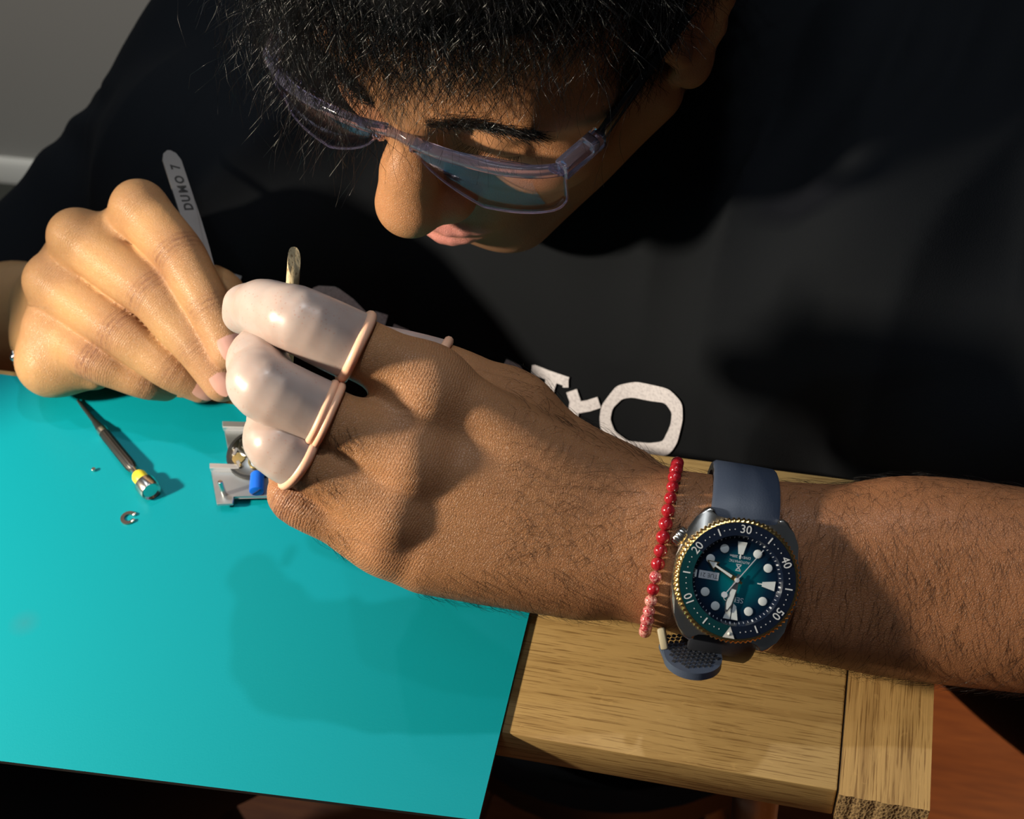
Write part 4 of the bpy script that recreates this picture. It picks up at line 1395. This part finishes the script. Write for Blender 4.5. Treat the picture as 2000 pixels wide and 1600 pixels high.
text_mesh('dial_text', 'AUTOMATIC', .00128, M_pale, watch, Matrix.Translation((0, -.0066, -.00216)))
text_mesh('dial_text', "DIVER'S 200m", .00128, M_pale, watch, Matrix.Translation((0, -.0083, -.00216)))
bm = bmesh.new()
for sg in (-1, 1):
    box_bm(bm, (-.00018, -.0011, -.00218), (.00018, .0011, -.00212), 0, Matrix.Translation((0, -.0044, 0)) @ Matrix.Rotation(sg * .72, 4, 'Z'))
    box_bm(bm, (-.0010, sg * .0011 - .00012, -.00218), (.0010, sg * .0011 + .00012, -.00212), 0, Matrix.Translation((0, -.0044, 0)))
wp('dial_emblem', bm, M_pale)


def hand(name, outline, deg, z, m, lume=None):
    Mx = Matrix.Rotation(-math.radians(deg), 4, 'Z')
    bm = bmesh.new(); prism_bm(bm, outline, z, z + .00018, Mx); o = wp(name, bm, m)
    if lume:
        bm = bmesh.new(); prism_bm(bm, lume, z + .00018, z + .00026, Mx); wp('lume', bm, M_lume, False, o)


hand('hour_hand', [(-.0004, -.0022), (.0004, -.0022), (.0009, .0015), (.0005, .0088), (.0019, .0084), (0, .0127), (-.0019, .0084), (-.0005, .0088), (-.0009, .0015)], 115, -.0014, M_gold,
     [(-.0005, .0022), (.0005, .0022), (.0003, .0090), (.0012, .0092), (0, .0119), (-.0012, .0092), (-.0003, .0090)])
hand('minute_hand', [(-.0004, -.0022), (.0004, -.0022), (.0012, .0030), (.0013, .0090), (.0004, .0118), (-.0004, .0118), (-.0013, .0090), (-.0012, .0030)], 10, -.0010, M_brush,
     [(-.0009, .0034), (.0009, .0034), (.0009, .0088), (.0002, .0110), (-.0002, .0110), (-.0009, .0088)])
bm = bmesh.new(); Mx = Matrix.Rotation(-math.radians(212), 4, 'Z')
box_bm(bm, (-.00014, -.0058, -.0006), (.00014, .0142, -.00045), 0, Mx); lathe_bm(bm, [(.0011, -.0006), (.0011, -.0004), (0, -.0004)], 20, Mx @ Matrix.Translation((0, -.0068, 0)))
lathe_bm(bm, [(.0008, -.0018), (.0008, -.0002), (0, -.0001)], 20); wp('second_hand', bm, M_pale)
M_crys = M_clear.copy(); M_crys.name = 'watch_crystal'
M_crys.node_tree.nodes['Transparent BSDF'].inputs[0].default_value = (.97, .98, 1, 1); M_crys.node_tree.nodes['Fresnel'].inputs[0].default_value = 1.35
bm = bmesh.new(); lathe_bm(bm, [(0, .0012), (.0150, .0012), (.0160, .0009), (.0160, .0002), (0, .0002)], 64); wp('crystal', bm, M_crys, 30)
# crown at four o'clock and its guards
Mx = Matrix.Rotation(-math.radians(118), 4, 'Z') @ Matrix.Translation((0, .0222, -.0055)) @ Matrix.Rotation(-math.pi / 2, 4, 'X')
bm = bmesh.new(); lathe_bm(bm, [(0, -.002), (.0022, -.002), (.0022, .0008), (.0033, .0010), (.0036, .0016), (.0036, .0040), (.0032, .0046), (0, .0048)], 80, Mx, lambda k, i: 1 + (.03 if k % 4 < 2 else -.03) * (i in (4, 5))); wp('crown', bm, M_steel, 40)

# strap, following the wrist
WX, WY = np.array(WM.col[0][:3]), np.array(WM.col[1][:3])
org = WC - WN * .034
CT = contour(org, WX, WN, WY, 240, .0012)
th = np.linspace(0, 360, 240, endpoint=False)          # 0 = dial side, 90 = 12 o'clock side


def strap(name, a0, a1, w0, w1, thick, m, n=26, start=None):
    P = [org + np.array([np.interp(a % 360, np.append(th, 360), np.append(CT[:, k] - org[k], CT[0, k] - org[k])) for k in range(3)]) for a in np.linspace(a0, a1, n)]
    if start is not None:                              # leave the case horizontally, then drop to the wrist
        for i in range(8):
            P[i] = P[i] * (i / 8) ** .8 + start(i / 8) * (1 - (i / 8) ** .8)
    bm = bmesh.new(); R = []
    for i, p in enumerate(P):
        t = P[min(i + 1, n - 1)] - P[max(i - 1, 0)]; t /= np.linalg.norm(t)
        o = np.cross(t, WX); o /= np.linalg.norm(o)
        if o @ (p - org) < 0: o = -o
        w = (w0 + (w1 - w0) * i / (n - 1)) / 2; h = thick * (1 + .25 * math.sin(i / (n - 1) * 3.1))
        pr = [(-w, 0), (-w, h * .75), (-w * .90, h), (-w * .2, h * 1.04), (w * .2, h * 1.04), (w * .90, h), (w, h * .75), (w, 0)]
        R.append([bm.verts.new(V3(p + WX * a + o * b)) for a, b in pr])
    for i in range(n - 1):
        for k in range(8):
            bm.faces.new((R[i][k], R[i][(k + 1) % 8], R[i + 1][(k + 1) % 8], R[i + 1][k]))
    bm.faces.new(R[0]); bm.faces.new(R[-1][::-1])
    o = bm_obj(name, bm, m, watch, 40); o.matrix_parent_inverse = WM.inverted(); return o


strap('upper_strap', -34, -176, .0248, .0215, .0032, M_strap, start=lambda t: WC + WN * (-.0080) - WY * (.0196 + .010 * t))
lo_s = strap('lower_strap', 34, 178, .0240, .0210, .0030, M_strapd, start=lambda t: WC + WN * (-.0085) + WY * (.0196 + .008 * t))
# loose strap end pointing towards the viewer, with its knurled inner face
tc_ = at(1352, 1284, .512)
TM = frame(tc_, vd * .40 + D_img * -.75 + R_img * .1, D_img * .6 + R_img * .25 + vd * .75)
bm = bmesh.new(); pl = [(-.0105, -.008), (.0105, -.008)] + [(.0105 * math.cos(a), .0006 + .0112 * math.sin(a)) for a in np.linspace(0, math.pi, 22)]
prism_bm(bm, pl, -.0015, .0015)
bmesh.ops.bevel(bm, geom=[e for e in bm.edges if abs(e.verts[0].co.z - e.verts[1].co.z) < 1e-6], offset=.0007, segments=2, affect='EDGES')
bmesh.ops.transform(bm, matrix=TM, verts=bm.verts)
te = bm_obj('strap_end', bm, M_strap, watch, 40); te.matrix_parent_inverse = WM.inverted()
bm = bmesh.new()
for i in range(-4, 5):
    for j in range(-6, 5):
        x, y = i * .0020 + (j % 2) * .0010, j * .0019
        if abs(x) < .0088 and (y < 0 or (x / .0088) ** 2 + (y / .0092) ** 2 < 1):
            box_bm(bm, (-.00065, -.00065, .0014), (.00065, .00065, .0018), 0, TM @ Matrix.Translation((x, y, 0)) @ Matrix.Rotation(.785, 4, 'Z'))
kn = bm_obj('knurling', bm, M_strapd, te)
kc = at(1294, 1248, .515)
KM = frame(kc, vd, D_img + R_img * .2)
bm = bmesh.new(); box_bm(bm, (-.0013, -.0040, -.010), (.0013, .0040, .002), .0008, KM, 2); k_o = bm_obj('strap_keeper', bm, M_keep, watch, 40); k_o.matrix_parent_inverse = WM.inverted()

# ---------------------------------------------------------------- red bead bracelet


def skin_hit(px, py, d0=.46, d1=.56):
    ds = np.linspace(d0, d1, 240); P = np.array([at(px, py, d) for d in ds]); f = sdf_points([(('g', L_palm), 0)], P)
    k = np.argmax(f < 0); return P[k] if f[k] < 0 else at(px, py, .52)


b1, b2, b3 = skin_hit(1330, 925), skin_hit(1290, 1075), skin_hit(1262, 1225)
bn = np.cross(b2 - b1, b3 - b1); bn /= np.linalg.norm(bn)
ax_arm = ARMX if bn @ ARMX > 0 else -ARMX
bn = ax_arm * .35 + (bn if bn @ ax_arm > 0 else -bn) * .9; bn /= np.linalg.norm(bn)
bo = sub(LW_r, LW_u, .5); bo = b2 + (bo - b2) - bn * ((bo - b2) @ bn)
bu = b2 - bo; bu -= bn * (bu @ bn); bu /= np.linalg.norm(bu); bv = np.cross(bn, bu)
BR = .00250
BC = contour(bo, bn, bu, bv, 360, BR * .92)
seg = np.linalg.norm(np.roll(BC, -1, 0) - BC, axis=1); tot = seg.sum(); nbead = int(tot / (2 * BR * .97))
brace = empty('bead_bracelet', bo, 'bracelet of mottled red stone beads on the left wrist beside the watch', 'bracelet'); bpy.context.view_layer.update()
binv = brace.matrix_world.inverted()


def bead_mat(i, c, c2):
    m = mat('red_stone_%d' % i, c, .14, spec=.6); t = NT(m); v = t.coords()
    n = t.noise(v, 1.6 + .3 * i, 4, .65, 1.2)
    t.l(t.ramp(n, [(.44, c), (.56, c2)]), t.b.inputs['Base Color']); return m


BM = [bead_mat(0, (.28, .006, .012), (.36, .02, .03)), bead_mat(1, (.16, .004, .008), (.24, .01, .02)), bead_mat(2, (.34, .02, .035), (.62, .26, .24)), bead_mat(3, (.40, .06, .06), (.66, .36, .30))]
cum = np.concatenate([[0], np.cumsum(seg)]); BCc = np.vstack([BC, BC[:1]])
bm = bmesh.new(); bmesh.ops.create_uvsphere(bm, u_segments=18, v_segments=12, radius=1.0)
bead_me = []
for k in range(4):
    me_ = bpy.data.meshes.new('bead'); bm.to_mesh(me_)
    for p in me_.polygons: p.use_smooth = True
    me_.materials.append(BM[k]); bead_me.append(me_)
bm.free()
rr = random.Random(5)
cord = []
for i in range(nbead):
    s = tot * i / nbead
    p = np.array([np.interp(s, cum, BCc[:, k]) for k in range(3)])
    cord.append(p)
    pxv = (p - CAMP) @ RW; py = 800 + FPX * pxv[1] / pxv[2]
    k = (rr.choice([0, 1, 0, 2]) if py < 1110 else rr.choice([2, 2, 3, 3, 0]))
    o = bpy.data.objects.new('bead', bead_me[k]); COL.objects.link(o); o.parent = brace; o.matrix_parent_inverse = binv
    sc = BR * rr.uniform(.90, 1.06)
    o.location = V3(p); o.scale = (sc, sc, sc * .96); o.rotation_euler = (rr.uniform(0, 6), rr.uniform(0, 6), rr.uniform(0, 6))
bm = bmesh.new(); tube_bm(bm, cord, .0005, 6, closed=True); o = bm_obj('cord', bm, mat('red_cord', (.2, .02, .02), .7), brace, True); o.matrix_parent_inverse = binv

# silver bracelet on the right wrist
sb = empty('silver_bracelet', R_W, 'silver chain bracelet with round links on the right wrist', 'bracelet'); bpy.context.view_layer.update()
sinv = sb.matrix_world.inverted(); M_silver = mat('silver', (.72, .72, .74), .18, 1.0)
pa = [(60, 580, .715), (48, 605, .712), (41, 622, .712), (37, 642, .712), (30, 655, .712), (33, 675, .712), (27, 692, .712), (33, 712, .712), (44, 728, .712)]
bm = bmesh.new(); bmesh.ops.create_uvsphere(bm, u_segments=14, v_segments=8, radius=1.0); ml = bpy.data.meshes.new('link'); bm.to_mesh(ml); bm.free()
for p in ml.polygons: p.use_smooth = True
ml.materials.append(M_silver)
Pp = np.array(pa, float); sq = np.linspace(0, len(pa) - 1, 15)
cpts = []
for i, s in enumerate(sq):
    px, py, d = [np.interp(s, np.arange(len(pa)), Pp[:, k]) for k in range(3)]
    q_ = at(px, py, d)
    for _ in range(0):
        f = sdf_points([(('g', R_palm), 0), (('g', R_fore), .006)], q_[None])[0]
        q_ = q_ - (CAMP - q_) / np.linalg.norm(CAMP - q_) * (f - .0016) * .8
    cpts.append(q_)
    o = bpy.data.objects.new('link', ml); COL.objects.link(o); o.parent = sb; o.matrix_parent_inverse = sinv
    k = .0017 + .0007 * (i % 2); o.location = V3(q_); o.scale = (k, k, k)
bm = bmesh.new(); tube_bm(bm, cpts, .0006, 6); o = bm_obj('chain', bm, M_silver, sb, True); o.matrix_parent_inverse = sinv
# ---------------------------------------------------------------- tweezers
M_twz = mat('tweezer_steel', (.46, .43, .41), .42, .85)
tA, tB, tC = at(330, 296, .700), at(400, 482, .674), at(452, 668, .652)
tw = empty('tweezers', tC, 'steel tweezers with black stamped letters held in the right hand', 'tweezers'); bpy.context.view_layer.update()
tinv = tw.matrix_world.inverted()
tax = (tC - tA); TL = np.linalg.norm(tax); tax /= TL
tn = at(330, 296, .690) - tA; tn = (CAMP - tA) + .35 * RW[:, 0] * np.linalg.norm(CAMP - tA); tn -= tax * (tn @ tax); tn /= np.linalg.norm(tn); tsd = np.cross(tax, tn)


def blade(sgn):
    bm = bmesh.new(); prof = [(0, .0008, .0), (.002, .0032, .0), (.006, .0046, .0), (.030, .0046, .0), (.045, .0040, .0012), (.060, .0030, .0024), (.085, .0016, .0022), (TL, .0005, .0004)]
    R = []
    for s, w, off in prof:
        c = tA + tax * s + tsd * (sgn * (.0006 + off)) * .5 + tn * (sgn * .0005)
        R.append([bm.verts.new(V3(c + tsd * a + tn * b)) for a, b in ((-w, -.0005), (w, -.0005), (w, .0005), (-w, .0005))])
    for i in range(len(R) - 1):
        for k in range(4): bm.faces.new((R[i][k], R[i][(k + 1) % 4], R[i + 1][(k + 1) % 4], R[i + 1][k]))
    bm.faces.new(R[0]); bm.faces.new(R[-1][::-1])
    o = bm_obj('arm', bm, M_twz, tw); o.matrix_parent_inverse = tinv; return o


arm_a, arm_b = blade(1), blade(-1)
M_stamp = mat('stamp_black', (.02, .018, .016), .6)
for ch_, s in (('D', .0360), ('U', .0308), ('M', .0250), ('O', .0190), ('7', .0110)):
    c = tA + tax * s + tn * .00108 - tsd * .0004
    text_mesh('stamped_letter', ch_, .0062, M_stamp, arm_a, frame(c, tn, np.cross(tn, -tax)), bold=.00022)

# ---------------------------------------------------------------- wooden peg held by the left hand
M_peg = wood_mat('pegwood', 2, (.56, .46, .29), (.44, .34, .20))
pT, pB = at(576, 486, .523), at(560, 716, .552)
pd = pB - pT; PL = np.linalg.norm(pd); pd /= PL
PM = frame(pT, pd, CAMP - pT)
bm = bmesh.new(); n = 20; R = []
for i, s in enumerate((0, .010, .02, PL)):
    ring = []
    for k in range(n):
        a = 2 * math.pi * k / n; x, y = .00245 * math.cos(a), .00245 * math.sin(a)
        z = s
        if i == 0: z = .0005 + .0105 * max(0, min(1, (y + x * .25) / .0049 + .5)) ** 1.3
        elif i == 1: z = max(.012, s)
        ring.append(bm.verts.new(PM @ Vector((x, y, z))))
    R.append(ring)
for i in range(3):
    for k in range(n): bm.faces.new((R[i][k], R[i][(k + 1) % n], R[i + 1][(k + 1) % n], R[i + 1][k]))
ctr = bm.verts.new(PM @ Vector((0, 0, .0048)))
for k in range(n): bm.faces.new((R[0][(k + 1) % n], R[0][k], ctr))
bm.faces.new(R[-1])
tag(bm_obj('wooden_stick', bm, M_peg, None, 40), 'pale wooden stick with slanted tip held upright behind the index finger', 'stick')

# ---------------------------------------------------------------- screwdriver on the mat
zt = MATZ
a0, a1 = at(152, 782, z=zt + .0012), at(289, 952, z=zt + .0050)
sdr = empty('screwdriver', a0, 'small steel screwdriver with yellow ring and swivel cap on the teal mat', 'screwdriver'); bpy.context.view_layer.update()
SL = np.linalg.norm(a1 - a0); sx = (a1 - a0) / SL; SM = frame(a0, sx, (0, 0, 1)); SR = sdr.matrix_world.inverted() @ SM
M_dsteel = mat('dark_steel', (.10, .095, .09), .34, .9)


def sp(name, prof, m, n=28, teeth=None, parent=None, sm=35):
    bm = bmesh.new(); lathe_bm(bm, prof, n, SR, teeth); return bm_obj(name, bm, m, parent or sdr, sm)


sp('blade', [(0, 0), (.0007, 0), (.0010, .006), (.0014, SL * .28), (0, SL * .28)], M_dsteel)
sp('chuck', [(0, SL * .26), (.0016, SL * .26), (.0022, SL * .33), (.0024, SL * .36), (0, SL * .36)], M_dsteel)
sp('collar', [(0, SL * .355), (.0027, SL * .355), (.0028, SL * .375), (.0027, SL * .40), (0, SL * .40)], M_steel)
sp('grip', [(0, SL * .40), (.0024, SL * .40), (.0026, SL * .42), (.0027, SL * .77), (.0022, SL * .80), (.0017, SL * .81), (0, SL * .81)], M_dsteel, 48, lambda k, i: 1 + (.05 if k % 4 < 2 else -.05) * (i in (2, 3)))
sp('neck', [(0, SL * .80), (.0018, SL * .80), (.0018, SL * .87), (0, SL * .87)], M_steel)
sp('colour_ring', [(0, SL * .86), (.0028, SL * .86), (.0036, SL * .88), (.0036, SL * .93), (.0030, SL * .945), (0, SL * .945)], mat('yellow_plastic', (.72, .60, .04), .4))
sp('swivel_cap', [(0, SL * .94), (.0034, SL * .94), (.0050, SL * .96), (.0051, SL * 1.03), (.0046, SL * 1.045), (.0036, SL * 1.035), (0, SL * 1.033)], M_steel)

# ---------------------------------------------------------------- clip and screw
cpos = at(252, 1013, z=zt)
bm = bmesh.new(); pl = []
a_ = np.linspace(math.radians(38), math.radians(322), 26)
pl = [(.0038 * math.cos(a), .0038 * math.sin(a)) for a in a_] + [(.0021 * math.cos(a), .0021 * math.sin(a)) for a in a_[::-1]]
prism_bm(bm, pl, .0002, .0009, Matrix.Translation(V3(cpos)) @ Matrix.Rotation(.25, 4, 'Z'))
clip = bm_obj('spring_clip', bm, mat('copper_steel', (.50, .36, .28), .3, 1.0)); tag(clip, 'tiny C-shaped metal clip on the teal mat', 'clip')
for a in (38, 322):
    bm = bmesh.new(); p_ = Matrix.Translation(V3(cpos)) @ Matrix.Rotation(.25 + math.radians(a), 4, 'Z') @ Matrix.Translation((.0030, 0, .0010))
    lathe_bm(bm, [(.0009, -.0008), (.0009, .0001), (.0005, .0004), (0, .0005)], 14, p_); bm_obj('boss', bm, M_steel, clip, 40)
p_ = at(184, 920, z=zt)
scr = empty('tiny_screw', p_, 'tiny bright screw lying on the teal mat beside the screwdriver', 'screw')
bm = bmesh.new(); lathe_bm(bm, [(0, .0001), (.0006, .0001), (.0006, .0009), (.0010, .0010), (.0010, .0016), (.0008, .0018), (0, .0018)], 16); bm_obj('head', bm, M_steel, scr, 40)

# ---------------------------------------------------------------- movement holder
M_alu = mat('holder_alu', (.50, .53, .55), .36, .9)
M_lip = mat('holder_lip', (.72, .72, .74), .30, .8)
hz = zt + .0052


def hq(px, py, z=None): return at(px, py, z=hz if z is None else z)


ho = empty('movement_holder', at(470, 950, z=zt), 'grey metal movement holder of two plates on the teal mat', 'holder'); bpy.context.view_layer.update(); hinv = ho.matrix_world.inverted()


def slab(name, px, z0, z1, m, parent=None, bev=.0003):
    bm = bmesh.new(); P = [at(x, y, z=z1) for x, y in px]; prism_bm(bm, [(p[0], p[1]) for p in P], z0, z1)
    bmesh.ops.bevel(bm, geom=list(bm.edges), offset=bev, segments=1, affect='EDGES')
    o = bm_obj(name, bm, m, parent or ho)
    o.matrix_parent_inverse = hinv
    return o


slab('front_plate', [(411, 914), (560, 914), (560, 968), (455, 969), (455, 983), (423, 984)], hz - .0018, hz, M_alu)
slab('back_plate', [(437, 836), (520, 836), (520, 880), (470, 906), (450, 905)], hz - .0018, hz, M_alu)
lipz = hz + .0028
slab('lip', [(409, 904), (468, 906), (468, 915), (409, 914)], hz - .0004, lipz, M_lip)
slab('lip', [(434, 822), (500, 824), (500, 835), (434, 834)], hz - .0004, lipz, M_lip)
for px, py in ((437, 960), (540, 955), (450, 890)):
    c = at(px, py, z=hz - .001); bm = bmesh.new(); lathe_bm(bm, [(0, zt - c[2] + .0), (.0016, zt - c[2]), (.0016, -.0002), (0, -.0002)], 14, Matrix.Translation(V3(c))); o = bm_obj('foot', bm, M_alu, ho, 40); o.matrix_parent_inverse = hinv
c = at(438, 966, z=hz); bm = bmesh.new(); lathe_bm(bm, [(0, 0), (.0012, 0), (.0012, .0085), (.0010, .0092), (0, .0094)], 16, Matrix.Translation(V3(c))); o = bm_obj('pin', bm, M_steel, ho, 40); o.matrix_parent_inverse = hinv

# watch movement clamped in the holder
mc = at(500, 884, z=hz + .0036)
mv = empty('watch_movement', mc, 'round watch movement with brass screws in the metal holder, half hidden by fingers', 'movement'); bpy.context.view_layer.update(); minv = mv.matrix_world.inverted()
MMm = Matrix.Translation(V3(mc)) @ Matrix.Rotation(math.radians(6), 4, 'X')


def mvp(name, prof, m, x=0, y=0, z=0, n=40, sm=35, teeth=None):
    bm = bmesh.new(); lathe_bm(bm, prof, n, MMm @ Matrix.Translation((x, y, z)), teeth); o = bm_obj(name, bm, m, mv, sm); o.matrix_parent_inverse = minv; return o


M_brass = mat('brass', (.70, .52, .20), .25, 1.0); M_bridge = mat('bridge_metal', (.20, .19, .175), .28, 1.0)
mvp('main_plate', [(0, -.0034), (.0130, -.0034), (.0135, -.0030), (.0135, -.0006), (.0125, 0), (0, 0)], M_bridge, n=64)
mvp('holder_ring', [(.0128, -.0002), (.0142, -.0002), (.0142, -.0032), (.0128, -.0032), (.0128, -.0002)], M_black)
mvp('barrel_bridge', [(0, 0), (.0062, 0), (.0062, .0008), (.0058, .0011), (0, .0011)], mat('bridge_bright', (.36, .34, .31), .22, 1.0), -.0035, .0028)
mvp('ratchet_wheel', [(0, .0011), (.0040, .0011), (.0040, .0016), (0, .0016)], M_steel, -.0030, .0025, n=72, teeth=lambda k, i: 1 + (.04 if k % 4 < 2 else -.04) * (i in (1, 2)))
mvp('balance_rim', [(.0040, .0008), (.0048, .0008), (.0048, .0014), (.0040, .0014), (.0040, .0008)], M_brass, .0030, -.0048)
mvp('gear', [(0, 0), (.0030, 0), (.0030, .0007), (0, .0007)], M_brass, -.0070, -.0046, n=64, teeth=lambda k, i: 1 + (.05 if k % 4 < 2 else -.05) * (i in (1, 2)))
rr = random.Random(9)
for k in range(16):
    an = rr.uniform(0, 6.28); r_ = rr.uniform(.004, .0118)
    mvp('screw', [(.0007, 0), (.0007, .0013), (.0004, .0016), (0, .0016)], rr.choice([M_steel, M_brass, M_steel]), r_ * math.cos(an), r_ * math.sin(an), 0, 12)
for k, an in enumerate((2.5, 3.3, 4.1)):
    bm = bmesh.new(); box_bm(bm, (-.0022, -.0009, 0), (.0022, .0009, .0010), .0002, MMm @ Matrix.Rotation(an, 4, 'Z') @ Matrix.Translation((.0098, 0, 0)) @ Matrix.Rotation(1.3, 4, 'Z')); o = bm_obj('bridge', bm, M_steel, mv, 35); o.matrix_parent_inverse = minv
stem0, stem1 = at(506, 905, z=hz + .0030), at(503, 926, z=hz + .0032)
bm = bmesh.new(); tube_bm(bm, [stem0, stem1], .0007, 8); o = bm_obj('stem', bm, M_brass, mv, True); o.matrix_parent_inverse = minv
# blue plastic knob on the stem
k0, k1 = at(503, 925, z=hz + .0036), at(501, 960, z=hz + .0030)
kx = (k1 - k0); KL = np.linalg.norm(kx); KM2 = frame(k0, kx, (0, 0, 1))
M_blue = mat('blue_plastic', (.005, .12, .62), .4)
kb = empty('stem_holder', k1, 'bright blue plastic knob gripping the movement stem', 'knob'); bpy.context.view_layer.update(); kinv = kb.matrix_world.inverted()
bm = bmesh.new(); lathe_bm(bm, [(0, 0), (.0026, 0), (.0032, .0008), (.0034, KL * .8), (.0033, KL), (.0028, KL + .0003), (0, KL + .0003)], 32, KM2); o = bm_obj('body', bm, M_blue, kb, 35); o.matrix_parent_inverse = kinv
bm = bmesh.new(); box_bm(bm, (-.0004, -.0026, KL - .001), (.0004, .0026, KL + .0006), 0, KM2 @ Matrix.Rotation(-.9, 4, 'Z')); o = bm_obj('slot', bm, mat('slot_dark', (.002, .02, .10), .6), kb); o.matrix_parent_inverse = kinv
